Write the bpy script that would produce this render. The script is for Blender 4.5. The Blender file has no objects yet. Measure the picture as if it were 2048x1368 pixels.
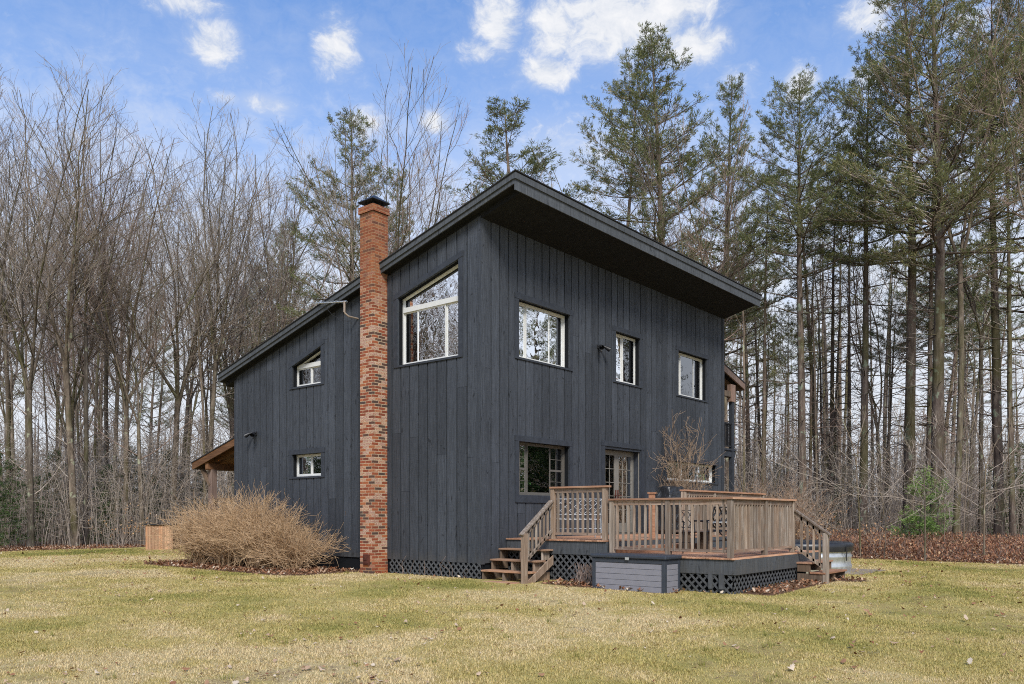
import bpy, math, random
import numpy as np
from mathutils import Vector, Matrix
sc = bpy.context.scene
col = sc.collection
R = math.radians
rnd = random.Random(7)

# ---------------------------------------------------------------- camera
FPX, V0, EYE = 1638.67, 1029.73, 1.33
YAW = R(39.751)
CX, CY = -12.658, -11.358
FW = np.array([math.cos(YAW), math.sin(YAW)]); RT = np.array([math.sin(YAW), -math.cos(YAW)])
cd = bpy.data.cameras.new('camera'); cam = bpy.data.objects.new('camera', cd); col.objects.link(cam)
cd.sensor_width = 36; cd.lens = 36 * FPX / 2048; cd.shift_y = (V0 - 684) / 2048
cd.clip_start = .1; cd.clip_end = 3000
cam.location = (CX, CY, EYE); cam.rotation_euler = (R(90), 0, YAW - R(90))
sc.camera = cam

def at(u, D):                       # ground position on the bearing of a photo column, D metres deep
    l = (u - 1024) / FPX * D
    return (CX + FW[0] * D + RT[0] * l, CY + FW[1] * D + RT[1] * l)

# ---------------------------------------------------------------- world
SUN_EL, SUN_AZ = R(44), R(226)      # azimuth: direction the light comes FROM, counter-clockwise from +X
w = bpy.data.worlds.new('World'); sc.world = w; w.use_nodes = True
nt = w.node_tree; N = nt.nodes; L = nt.links
N.clear()
def nn(t, **k):
    n = N.new(t)
    for a, b in k.items(): setattr(n, a, b)
    return n
def mth(op, a, b=None, c=None, clamp=False):
    n = nn('ShaderNodeMath', operation=op); n.use_clamp = clamp
    for i, v in enumerate((a, b, c)):
        if v is None: continue
        if isinstance(v, (int, float)): n.inputs[i].default_value = v
        else: L.new(v, n.inputs[i])
    return n.outputs[0]
out = nn('ShaderNodeOutputWorld'); bg = nn('ShaderNodeBackground')
sky = nn('ShaderNodeTexSky', sky_type='NISHITA'); sky.sun_disc = False
sky.sun_elevation = SUN_EL; sky.sun_rotation = R(90) - SUN_AZ
sky.air_density = 1.0; sky.dust_density = .6; sky.ozone_density = 2.2
tc = nn('ShaderNodeTexCoord'); sp = nn('ShaderNodeSeparateXYZ'); L.new(tc.outputs['Generated'], sp.inputs[0])
az = mth('MULTIPLY', mth('ARCTAN2', sp.outputs[1], sp.outputs[0]), 57.2958)
el = mth('MULTIPLY', mth('ARCSINE', sp.outputs[2]), 57.2958)
cmb = nn('ShaderNodeCombineXYZ'); L.new(az, cmb.inputs[0]); L.new(el, cmb.inputs[1])
def noise(scale, detail, rough, vec, sc3=None):
    n = nn('ShaderNodeTexNoise'); n.inputs['Scale'].default_value = scale
    n.inputs['Detail'].default_value = detail; n.inputs['Roughness'].default_value = rough
    if sc3:
        m = nn('ShaderNodeMapping'); m.inputs['Scale'].default_value = sc3; L.new(vec, m.inputs[0]); vec = m.outputs[0]
    L.new(vec, n.inputs['Vector']); return n
nd = noise(.35, 3, .5, cmb.outputs[0]); vm_ = nn('ShaderNodeVectorMath', operation='MULTIPLY_ADD'); L.new(nd.outputs[1], vm_.inputs[0]); vm_.inputs[1].default_value = (2.6, 2.0, 0); L.new(cmb.outputs[0], vm_.inputs[2])
n1 = noise(.50, 9, .66, vm_.outputs[0], (1, 1.5, 1)); n2 = noise(.16, 3, .5, cmb.outputs[0])
# cumulus puffs: (azimuth, elevation, half width, half height, weight) in degrees
CL = []
def puff(u, v, wu, hv, g=1.0):
    a = math.degrees(YAW) - math.degrees(math.atan((u - 1024) / FPX))
    k = math.cos(math.atan((u - 1024) / FPX))
    e = math.degrees(math.atan((V0 - v) / FPX * k))
    CL.append((a, e, math.degrees(wu / FPX) * k * k, math.degrees(hv / FPX) * k, g))
for c in [(425,85,62,45,1.05),(365,5,95,28,.9),(675,92,50,52,1),(530,206,66,22,.8),(455,196,40,14,.7),(1000,40,62,62,1.05),(960,100,60,26,.75),(1115,60,90,75,1.0),
          (1250,40,150,72,1.25),(1385,85,85,45,1.1),(1095,142,64,30,1.15),(1330,20,120,60,1.2),(870,246,36,22,1),(735,248,60,34,.85),(1600,172,38,32,1.1),(1740,28,70,36,.9),(1745,165,55,34,.85),
          (1470,165,50,34,.6),(1960,40,90,60,.7),(1900,320,160,90,.6),(250,300,200,60,.45),(1180,300,260,80,.6),(900,380,110,40,.5)]:
    puff(*c)
for a, e, ww, hh, g in [(200,30,30,9,1.1),(250,42,40,10,1.1),(300,24,26,8,1.1),(330,38,30,12,1.15),(-22,35,26,9,1.1),(110,34,18,7,1),(150,22,24,8,1),(-60,28,24,9,1.1)]:
    CL.append((a if a < 181 else a - 360, e, ww, hh, g))
acc = None
for a, e, ww, hh, g in CL:
    dx = mth('MULTIPLY', mth('SUBTRACT', az, a), 1 / ww); dy = mth('MULTIPLY', mth('SUBTRACT', el, e), 1 / hh)
    q = mth('ADD', mth('MULTIPLY', dx, dx), mth('MULTIPLY', dy, dy))
    v = mth('MULTIPLY', mth('POWER', 2.718, mth('MULTIPLY', q, -.9)), g)
    acc = v if acc is None else mth('MAXIMUM', acc, v)
nz = mth('SUBTRACT', mth('ADD', mth('MULTIPLY', n1.outputs[0], 1.0), mth('MULTIPLY', n2.outputs[0], .35)), .675)
dens = mth('ADD', acc, mth('MULTIPLY', nz, 1.75))
def ramp(fac, stops):
    r = nn('ShaderNodeValToRGB'); L.new(fac, r.inputs[0])
    el_ = r.color_ramp.elements
    while len(el_) < len(stops): el_.new(.5)
    for s, (p, c) in zip(el_, stops): s.position = p; s.color = (*c, 1)
    return r.outputs[0]
cm = ramp(dens, [(.28, (0,0,0)), (.48, (.18,.18,.18)), (.78, (.72,.72,.72)), (1.0, (.97,.97,.97))])
ccol = ramp(mth('ADD', mth('MULTIPLY', n1.outputs[0], .8), mth('MULTIPLY', dens, .25)), [(.38, (.42,.47,.56)), (.62, (.58,.60,.64)), (.85, (.68,.68,.69))])
# pale veil that thickens towards the horizon
veil = ramp(mth('ADD', mth('MULTIPLY', el, 1 / 40), mth('MULTIPLY', nz, .35)), [(0, (1,1,1)), (.34, (.93,.93,.93)), (.50, (.66,.66,.66)), (.66, (.30,.30,.30)), (.92, (.04,.04,.04)), (1, (.0,.0,.0))])
def mix(f, a, b, blend='MIX'):
    m = nn('ShaderNodeMix', data_type='RGBA', blend_type=blend)
    if isinstance(f, (int, float)): m.inputs[0].default_value = f
    else: L.new(f, m.inputs[0])
    for i, v in ((6, a), (7, b)):
        if isinstance(v, tuple): m.inputs[i].default_value = (*v, 1)
        else: L.new(v, m.inputs[i])
    return m.outputs[2]
SKYK = .12
base = mix(1.0, sky.outputs[0], (SKYK * .46, SKYK * .95, SKYK * 1.40), 'MULTIPLY')
c1 = mix(veil, base, (.585, .61, .655))
c2 = mix(cm, c1, ccol)
L.new(c2, bg.inputs[0]); bg.inputs[1].default_value = 1.0
L.new(bg.outputs[0], out.inputs[0])

sl = bpy.data.lights.new('sun', 'SUN'); so = bpy.data.objects.new('sun', sl); col.objects.link(so)
sl.energy = 3.0; sl.angle = R(18); sl.color = (1, .95, .87)
sd = Vector((math.cos(SUN_EL) * math.cos(SUN_AZ), math.cos(SUN_EL) * math.sin(SUN_AZ), math.sin(SUN_EL)))
so.rotation_euler = sd.to_track_quat('Z', 'Y').to_euler(); so.location = (-20, -20, 30)
sc.view_settings.view_transform = 'Standard'; sc.view_settings.look = 'None'
sc.view_settings.exposure = .5; sc.view_settings.gamma = 1
sc.render.engine = 'CYCLES'; sc.cycles.max_bounces = 6; sc.cycles.transparent_max_bounces = 16
sc.cycles.use_denoising = False; sc.cycles.pixel_filter_type = 'BLACKMAN_HARRIS'; sc.cycles.filter_width = 1.05

# ---------------------------------------------------------------- material helpers
class MT:
    def __init__(s, name, rough=.7, spec=.3):
        s.m = bpy.data.materials.new(name); s.m.use_nodes = True; s.t = s.m.node_tree
        s.b = s.t.nodes['Principled BSDF']; s.b.inputs['Roughness'].default_value = rough
        s.b.inputs['Specular IOR Level'].default_value = spec
        s.tc = s.t.nodes.new('ShaderNodeTexCoord'); s.o = s.t.nodes['Material Output']
    def n(s, t, **k):
        x = s.t.nodes.new(t)
        for a, b in k.items(): setattr(x, a, b)
        return x
    def lk(s, a, b): s.t.links.new(a, b)
    def val(s, sock, v):
        if isinstance(v, (int, float)): sock.default_value = v
        elif isinstance(v, tuple): sock.default_value = (*v, 1) if len(v) == 3 and len(sock.default_value) == 4 else v
        else: s.lk(v, sock)
    def obj(s, scale=(1, 1, 1), jitter=False, src='Object'):
        m = s.n('ShaderNodeMapping'); m.inputs['Scale'].default_value = scale
        s.lk(s.tc.outputs[src] if src != 'pos' else s.n('ShaderNodeNewGeometry').outputs['Position'], m.inputs[0])
        if jitter:
            oi = s.n('ShaderNodeObjectInfo'); v = s.n('ShaderNodeVectorMath', operation='MULTIPLY')
            s.lk(oi.outputs['Random'], v.inputs[0]); v.inputs[1].default_value = (31, 17, 43); s.lk(v.outputs[0], m.inputs['Location'])
        return m.outputs[0]
    def noise(s, vec, scale, detail=4, rough=.55, dist=0):
        n = s.n('ShaderNodeTexNoise'); s.lk(vec, n.inputs['Vector'])
        n.inputs['Scale'].default_value = scale; n.inputs['Detail'].default_value = detail
        n.inputs['Roughness'].default_value = rough; n.inputs['Distortion'].default_value = dist
        return n.outputs[0]
    def math(s, op, a, b=0.0, clamp=False):
        n = s.n('ShaderNodeMath', operation=op); n.use_clamp = clamp; s.val(n.inputs[0], a); s.val(n.inputs[1], b); return n.outputs[0]
    def mix(s, f, a, b, blend='MIX'):
        n = s.n('ShaderNodeMix', data_type='RGBA', blend_type=blend); s.val(n.inputs[0], f); s.val(n.inputs[6], a); s.val(n.inputs[7], b); return n.outputs[2]
    def ramp(s, f, stops):
        r = s.n('ShaderNodeValToRGB'); s.val(r.inputs[0], f); e = r.color_ramp.elements
        while len(e) < len(stops): e.new(.5)
        for q, (p, c) in zip(e, stops):
            q.position = p; q.color = (*c, 1) if isinstance(c, tuple) else (c, c, c, 1)
        return r.outputs[0]
    def attr(s, name):
        a = s.n('ShaderNodeAttribute'); a.attribute_name = name; return a
    def col(s, c): s.val(s.b.inputs['Base Color'], c); return s
    def bump(s, h, strength=.3, dist=.01):
        b = s.n('ShaderNodeBump'); b.inputs['Strength'].default_value = strength; b.inputs['Distance'].default_value = dist
        s.lk(h, b.inputs['Height']); s.lk(b.outputs[0], s.b.inputs['Normal']); return s
    def rough(s, v): s.val(s.b.inputs['Roughness'], v); return s

def plain(name, c, rough=.6, spec=.4, metal=0, var=.12):
    m = MT(name, rough, spec); v = m.obj((1, 1, 1), True)
    n = m.noise(v, 9, 5); f = m.ramp(n, [(.3, 1 - var), (.7, 1 + var)])
    m.col(m.mix(1.0, c, f, 'MULTIPLY')); m.b.inputs['Metallic'].default_value = metal
    m.bump(m.noise(v, 60, 3), .08, .004); return m.m

def siding_mat(name, base):
    m = MT(name, .62, .32)
    a = m.attr('rnd').outputs['Fac']
    v = m.obj((1, 1, 1)); cmbn = m.n('ShaderNodeVectorMath', operation='ADD'); m.lk(v, cmbn.inputs[0])
    cx = m.n('ShaderNodeCombineXYZ'); m.val(cx.inputs[2], m.math('MULTIPLY', a, 40.0)); m.lk(cx.outputs[0], cmbn.inputs[1])
    mp = m.n('ShaderNodeMapping'); mp.inputs['Scale'].default_value = (14, 14, .9); m.lk(cmbn.outputs[0], mp.inputs[0])
    grain = m.noise(mp.outputs[0], 2.2, 7, .62, 1.2)
    mp2 = m.n('ShaderNodeMapping'); mp2.inputs['Scale'].default_value = (3.6, 3.6, 1.6); m.lk(cmbn.outputs[0], mp2.inputs[0])
    kn = m.noise(mp2.outputs[0], 1.6, 3, .5, 2.0)
    saw = m.noise(m.obj((2, 2, 42)), 2.0, 2, .5)
    big = m.noise(m.obj((1, 1, 1)), .45, 4)
    f = m.math('ADD', m.math('MULTIPLY', grain, .9), m.math('MULTIPLY', saw, .22))
    c = m.mix(1.0, base, m.ramp(f, [(.3, .52), (.52, 1.0), (.72, 1.5)]), 'MULTIPLY')
    c = m.mix(1.0, c, m.ramp(a, [(0, .80), (1, 1.22)]), 'MULTIPLY')
    c = m.mix(1.0, c, m.ramp(big, [(.3, .86), (.7, 1.14)]), 'MULTIPLY')
    c = m.mix(m.ramp(kn, [(.64, 0.0), (.71, .8)]), c, tuple(x * .35 for x in base))
    sp_ = m.noise(m.obj((1, 1, .7)), 26, 2, .5)
    c = m.mix(m.ramp(sp_, [(.74, 0.0), (.79, .5)]), c, (.16, .165, .17))
    sz = m.n('ShaderNodeSeparateXYZ'); m.lk(v, sz.inputs[0])
    dirt = m.ramp(m.math('ADD', sz.outputs[2], m.math('MULTIPLY', m.noise(m.obj((1, 1, .4)), 5, 5, .6), .9)), [(.62, .5), (1.0, 0.0)])
    c = m.mix(dirt, c, (.085, .078, .068))
    m.col(c); m.bump(m.math('ADD', grain, m.math('MULTIPLY', saw, .4)), .45, .006)
    m.rough(m.ramp(grain, [(.3, .75), (.7, .5)])); return m.m

def wood_mat(name, c1, c2, axis=2, dark=(.05, .035, .025), board=None):
    m = MT(name, .75, .25)
    sc3 = [22, 22, 22]; sc3[axis] = 1.3
    v = m.obj(tuple(sc3), True); g = m.noise(v, 1.2, 6, .6, .6)
    c = m.ramp(g, [(.28, tuple(x * .62 for x in c1)), (.5, c1), (.72, c2)])
    oi = m.n('ShaderNodeObjectInfo')
    if board:
        s = m.n('ShaderNodeSeparateXYZ'); m.lk(m.tc.outputs['Object'], s.inputs[0])
        fl = m.math('FLOOR', m.math('MULTIPLY', s.outputs[board[0]], 1 / board[1]))
        wn = m.n('ShaderNodeTexWhiteNoise', noise_dimensions='1D'); m.lk(fl, wn.inputs['W']); rv = wn.outputs['Value']
    else: rv = oi.outputs['Random']
    c = m.mix(1.0, c, m.ramp(rv, [(0, (.66, .62, .60)), (.3, (.92, .90, .89)), (.55, (1.08, .94, .84)), (.8, (1.12, 1.12, 1.12)), (1, (1.3, 1.18, 1.08))]), 'MULTIPLY')
    st = m.noise(m.obj((1, 1, 1), True), 4, 4)
    c = m.mix(m.ramp(st, [(.58, 0.0), (.75, .55)]), c, dark)
    m.col(c); m.bump(g, .35, .004); return m.m

M = {}
SID = (.039, .044, .053)
M['siding'] = siding_mat('charcoal_board', SID)
M['trim'] = plain('charcoal_trim', (.034, .039, .049), .6, .3, 0, .22)
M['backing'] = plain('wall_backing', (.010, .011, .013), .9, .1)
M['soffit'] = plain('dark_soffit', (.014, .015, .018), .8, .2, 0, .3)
M['shingle'] = plain('roof_shingle', (.03, .03, .032), .9, .1, 0, .3)
M['vinyl'] = plain('white_vinyl', (.62, .62, .60), .4, .4, 0, .05)
M['taupe'] = plain('taupe_frame', (.115, .105, .092), .5, .4, 0, .08)
M['black'] = plain('black_metal', (.012, .012, .014), .45, .5)
M['rail'] = wood_mat('weathered_rail', (.235, .19, .15), (.42, .375, .325), 2, (.20, .10, .05))
M['railx'] = wood_mat('weathered_rail_x', (.25, .185, .145), (.42, .36, .31), 0, (.22, .11, .05))
M['raily'] = wood_mat('weathered_rail_y', (.25, .185, .145), (.42, .36, .31), 1, (.22, .11, .05))
M['capx'] = wood_mat('cedar_cap_x', (.38, .21, .13), (.48, .33, .23), 0, (.26, .20, .16))
M['capy'] = wood_mat('cedar_cap_y', (.38, .21, .13), (.48, .33, .23), 1, (.26, .20, .16))
M['deckx'] = wood_mat('cedar_deck', (.42, .23, .14), (.55, .38, .27), 0, (.25, .17, .12), (1, .14))
M['tready'] = wood_mat('stair_tread_y', (.36, .22, .14), (.48, .35, .25), 1, (.12, .07, .04))
M['treadx'] = wood_mat('stair_tread_x', (.30, .17, .11), (.40, .26, .18), 0, (.10, .06, .04))
M['olddark'] = wood_mat('old_dark_wood', (.13, .10, .075), (.24, .18, .13), 2, (.05, .04, .03))
M['porchwood'] = wood_mat('brown_porch_wood', (.17, .085, .04), (.26, .14, .07), 1, (.06, .03, .02))
M['graypost'] = wood_mat('grey_post_wood', (.24, .17, .14), (.34, .27, .23), 2, (.08, .06, .05))
M['rim'] = siding_mat('painted_rim', (.055, .060, .066))
M['lattice'] = plain('painted_lattice', (.075, .078, .082), .7, .2, 0, .25)
M['boxgrey'] = plain('grey_resin', (.21, .208, .235), .55, .4, 0, .06)
M['boxdark'] = plain('dark_resin', (.035, .042, .055), .5, .4, 0, .1)
M['galv'] = plain('galvanised_steel', (.55, .57, .58), .38, .5, .65, .15)
M['cover'] = plain('black_vinyl_cover', (.018, .019, .022), .38, .5, 0, .2)
M['tan'] = wood_mat('tan_board', (.46, .27, .16), (.55, .36, .24), 2, (.35, .2, .12), (0, .11))
M['pot'] = plain('glazed_pot', (.62, .58, .50), .4, .5)
M['potyellow'] = plain('yellow_pot', (.50, .36, .14), .4, .5)
M['plant'] = plain('plant_leaf', (.05, .13, .035), .5, .4, 0, .3)
M['inside'] = plain('interior_wall', (.10, .085, .07), .9, .1)
M['rust'] = plain('rusty_iron', (.10, .035, .025), .8, .2, .2, .35)
M['pipe'] = plain('old_pipe', (.30, .24, .19), .6, .4, .3, .2)
M['cushion'] = plain('dark_cushion', (.05, .045, .09), .8, .2)
M['screen'] = plain('insect_screen', (.055, .050, .046), .7, .2)

def glass_mat():
    m = MT('window_glass'); t = m.t
    for n in list(t.nodes):
        if n != m.o: t.nodes.remove(n)
    m.tc = m.n('ShaderNodeTexCoord')
    gl = m.n('ShaderNodeBsdfGlossy'); gl.inputs['Roughness'].default_value = 0.0; gl.inputs['Color'].default_value = (.95, .97, 1, 1)
    tr = m.n('ShaderNodeBsdfTransparent'); tr.inputs[0].default_value = (.62, .64, .62, 1)
    b = m.n('ShaderNodeBump'); b.inputs['Strength'].default_value = .10; b.inputs['Distance'].default_value = .02
    h = m.noise(m.obj((1, 1, 1.6)), 2.2, 2, .5); m.lk(h, b.inputs['Height']); m.lk(b.outputs[0], gl.inputs['Normal'])
    lw = m.n('ShaderNodeFresnel'); lw.inputs['IOR'].default_value = 1.9
    mx = m.n('ShaderNodeMixShader')
    m.lk(m.math('ADD', m.math('MULTIPLY', lw.outputs[0], 1.2), .10, True), mx.inputs[0]); m.lk(tr.outputs[0], mx.inputs[1]); m.lk(gl.outputs[0], mx.inputs[2])
    m.lk(mx.outputs[0], m.o.inputs[0]); return m.m
M['glass'] = glass_mat()
M['doorglass'] = glass_mat(); M['doorglass'].name = 'door_glass'
for n_ in M['doorglass'].node_tree.nodes:
    if n_.type == 'FRESNEL': n_.inputs['IOR'].default_value = 1.45
    if n_.type == 'MATH' and n_.operation == 'ADD': n_.inputs[1].default_value = .01
    if n_.type == 'MATH' and n_.operation == 'MULTIPLY': n_.inputs[1].default_value = .7
M['stile'] = plain('door_taupe', (.20, .185, .16), .5, .4, 0, .08)

def brick_mat():
    m = MT('chimney_brick', .85, .2)
    uv = m.tc.outputs['UV']
    nj = m.noise(uv, 14, 2); vm = m.n('ShaderNodeVectorMath', operation='MULTIPLY_ADD')
    m.lk(nj, vm.inputs[0]); vm.inputs[1].default_value = (.006, .006, 0); m.lk(uv, vm.inputs[2])
    b = m.n('ShaderNodeTexBrick'); m.lk(vm.outputs[0], b.inputs['Vector'])
    b.inputs['Color1'].default_value = (0, 0, 0, 1); b.inputs['Color2'].default_value = (1, 1, 1, 1); b.inputs['Mortar'].default_value = (.5, .5, .5, 1)
    b.inputs['Scale'].default_value = 1; b.inputs['Mortar Size'].default_value = .0065; b.inputs['Mortar Smooth'].default_value = .15
    b.inputs['Bias'].default_value = 0; b.inputs['Brick Width'].default_value = .203; b.inputs['Row Height'].default_value = .0677
    sepc = m.n('ShaderNodeSeparateColor'); m.lk(b.outputs['Color'], sepc.inputs[0]); rv = sepc.outputs[0]
    c = m.ramp(rv, [(0, (.085, .06, .05)), (.15, (.12, .06, .045)), (.18, (.23, .065, .035)), (.5, (.32, .085, .042)), (.62, (.40, .13, .055)), (.78, (.42, .17, .07)), (.8, (.34, .12, .07)), (1, (.36, .14, .09))])
    bl = m.noise(uv, 55, 3, .6)
    wm = m.math('MULTIPLY', m.ramp(rv, [(.64, 0.0), (.74, 1.0)]), m.ramp(bl, [(.44, 0.0), (.56, .8)]))
    z = m.n('ShaderNodeSeparateXYZ'); m.lk(uv, z.inputs[0]); zz = m.math('DIVIDE', z.outputs[1], 9.0)
    top = m.ramp(m.math('ADD', zz, m.math('MULTIPLY', m.noise(uv, 3, 4), .12)), [(.70, 0.0), (.84, 1.0)])
    bot = m.ramp(m.math('ADD', zz, m.math('MULTIPLY', m.noise(uv, 4, 4), .05)), [(.045, .9), (.075, 0.0)])
    stain = m.math('MAXIMUM', top, bot)
    c = m.mix(m.math('MULTIPLY', wm, m.math('SUBTRACT', 1.0, m.math('MULTIPLY', stain, .85))), c, (.62, .50, .40))
    c = m.mix(m.math('MULTIPLY', top, .45), c, m.mix(m.ramp(m.noise(uv, 9, 5, .65), [(.35, 0.0), (.65, 1.0)]), (.17, .055, .03), (.36, .145, .06)))
    mort = m.mix(m.math('MULTIPLY', stain, .8), (.56, .42, .28), (.34, .18, .09))
    c = m.mix(b.outputs['Fac'], c, mort)
    soot = m.ramp(m.noise(uv, 2.3, 5, .6), [(.52, 0.0), (.72, .5)])
    c = m.mix(m.math('MULTIPLY', soot, top), c, (.05, .04, .04))
    c = m.mix(1.0, c, m.ramp(m.noise(uv, 30, 4), [(.25, .60), (.75, 1.10)]), 'MULTIPLY')
    m.col(c)
    m.bump(m.math('SUBTRACT', m.math('MULTIPLY', bl, .3), b.outputs['Fac']), .6, .008); return m.m
M['brick'] = brick_mat()

def bark_mat(name, c1, c2, lich=(.34, .36, .24), la=.55, moss=.0):
    m = MT(name, .95, .1)
    v = m.obj((1, 1, .22), True); g = m.noise(v, 9, 5, .65)
    c = m.ramp(g, [(.3, tuple(x * .5 for x in c1)), (.5, c1), (.7, c2)])
    oi = m.n('ShaderNodeObjectInfo')
    c = m.mix(1.0, c, m.ramp(oi.outputs['Random'], [(0, (.68, .68, .72)), (.5, (1, .97, .92)), (1, (1.32, 1.22, 1.15))]), 'MULTIPLY')
    l1 = m.noise(m.obj((1, 1, .8), True), 3.2, 4, .6)
    c = m.mix(m.ramp(l1, [(la, 0.0), (la + .07, .75)]), c, lich)
    if moss:
        l2 = m.noise(m.obj((.6, .6, .3), True), 1.3, 3); c = m.mix(m.ramp(l2, [(.5, 0.0), (.62, moss)]), c, (.075, .075, .018))
    m.col(c); m.bump(g, .6, .03); return m.m
M['bark'] = bark_mat('maple_bark', (.135, .112, .09), (.27, .23, .185), (.38, .40, .27), .60, .55)
M['twig'] = bark_mat('bare_twig', (.32, .28, .245), (.47, .425, .38), (.40, .40, .32), .68)
M['redtwig'] = bark_mat('reddish_twig', (.27, .20, .17), (.38, .30, .26), (.30, .26, .22), .75)
M['pinebark'] = bark_mat('pine_bark', (.13, .10, .082), (.25, .205, .165), (.24, .28, .20), .58, .5)
M['tantwig'] = bark_mat('tan_shrub_twig', (.52, .36, .22), (.70, .53, .36), (.5, .43, .33), .7)
M['browntwig'] = bark_mat('brown_shrub_twig', (.34, .25, .18), (.48, .38, .29), (.40, .34, .27), .7)

def leafmat(name, stops, trans=.25, rough=.7, attr='rnd'):
    m = MT(name, rough, .25); a = m.attr(attr).outputs['Fac']
    oi = m.n('ShaderNodeObjectInfo')
    c = m.mix(1.0, m.ramp(a, stops), m.ramp(oi.outputs['Random'], [(0, (.86, .9, .85)), (1, (1.15, 1.1, 1.1))]), 'MULTIPLY')
    m.col(c)
    tr = m.n('ShaderNodeBsdfTranslucent'); m.lk(c, tr.inputs[0]); mx = m.n('ShaderNodeMixShader'); mx.inputs[0].default_value = trans
    m.lk(m.b.outputs[0], mx.inputs[1]); m.lk(tr.outputs[0], mx.inputs[2]); m.lk(mx.outputs[0], m.o.inputs[0]); return m.m
M['needle'] = leafmat('pine_needle', [(0, (.10, .12, .055)), (.45, (.18, .205, .085)), (.8, (.28, .26, .12)), (1, (.34, .25, .14))])
M['needleg'] = leafmat('fresh_needle', [(0, (.12, .20, .05)), (.6, (.24, .36, .10)), (1, (.36, .46, .16))])
M['hemlock'] = leafmat('hemlock_needle', [(0, (.035, .065, .022)), (.6, (.07, .115, .035)), (1, (.12, .16, .05))])
M['deadleaf'] = leafmat('fallen_leaf', [(0, (.13, .05, .025)), (.35, (.24, .10, .05)), (.6, (.33, .18, .10)), (.85, (.48, .34, .24)), (1, (.60, .49, .38))], .1)
M['redleaf'] = leafmat('dried_brush_leaf', [(0, (.20, .08, .05)), (.5, (.36, .155, .085)), (.85, (.46, .25, .14)), (1, (.55, .38, .24))], .15)
M['beech'] = leafmat('beech_leaf', [(0, (.45, .22, .10)), (1, (.68, .44, .24))], .3)
M['blade'] = leafmat('grass_blade', [(0, (.19, .195, .045)), (.3, (.30, .275, .075)), (.6, (.46, .375, .13)), (.85, (.56, .44, .20)), (1, (.66, .53, .31))], .3, .8)

# ---------------------------------------------------------------- geometry helpers
class MB:
    def __init__(s): s.v = []; s.f = []; s.r = []; s.uv = []
    def add(s, vs, fs, r=0.0):
        o = len(s.v); s.v += [tuple(p) for p in vs]; s.f += [tuple(o + i for i in f) for f in fs]; s.r += [r] * len(vs); return s
    def box(s, x0, x1, y0, y1, z0, z1, r=0.0):
        x0, x1 = min(x0, x1), max(x0, x1); y0, y1 = min(y0, y1), max(y0, y1); z0, z1 = min(z0, z1), max(z0, z1)
        v = [(x, y, z) for z in (z0, z1) for y in (y0, y1) for x in (x0, x1)]
        return s.add(v, [(0, 2, 3, 1), (4, 5, 7, 6), (0, 1, 5, 4), (2, 6, 7, 3), (0, 4, 6, 2), (1, 3, 7, 5)], r)
    def hexa(s, a, b, r=0.0):       # a, b: two matching quads (4 points each)
        n = len(a); fs = [tuple(range(n))[::-1], tuple(range(n, 2 * n))] + [(i, (i + 1) % n, n + (i + 1) % n, n + i) for i in range(n)]
        return s.add(list(a) + list(b), fs, r)
    def beam(s, p0, p1, wd, ht, up=(0, 0, 1), r=0.0):
        p0, p1, up = Vector(p0), Vector(p1), Vector(up); t = (p1 - p0).normalized(); sd_ = t.cross(up).normalized(); u2 = sd_.cross(t)
        q = lambda p: [p + sd_ * a * wd / 2 + u2 * b * ht / 2 for a, b in ((-1, -1), (1, -1), (1, 1), (-1, 1))]
        return s.hexa(q(p0), q(p1), r)
    def cyl(s, c, r0, r1, z0, z1, n=24, cap=True):
        a = [(c[0] + r0 * math.cos(2 * math.pi * i / n), c[1] + r0 * math.sin(2 * math.pi * i / n), z0) for i in range(n)]
        b = [(c[0] + r1 * math.cos(2 * math.pi * i / n), c[1] + r1 * math.sin(2 * math.pi * i / n), z1) for i in range(n)]
        return s.hexa(a, b)
    def build(s, name, mat, parent=None, bevel=0, smooth=False):
        me = bpy.data.meshes.new(name); me.from_pydata(s.v, [], s.f)
        me.materials.append(M[mat]); a = me.attributes.new('rnd', 'FLOAT', 'POINT'); a.data.foreach_set('value', np.array(s.r, 'f'))
        me.validate(); me.update()
        import bmesh
        if len(s.f) < 20000:
            b = bmesh.new(); b.from_mesh(me); bmesh.ops.recalc_face_normals(b, faces=b.faces); b.to_mesh(me); b.free()
        if smooth: me.polygons.foreach_set('use_smooth', [True] * len(me.polygons))
        o = bpy.data.objects.new(name, me); col.objects.link(o)
        if parent: o.parent = parent; o.matrix_parent_inverse = Matrix.Translation(-parent.location) if parent.type == 'EMPTY' else Matrix.Identity(4)
        if bevel:
            m = o.modifiers.new('b', 'BEVEL'); m.width = bevel; m.segments = 2; m.limit_method = 'ANGLE'
        return o

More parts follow.
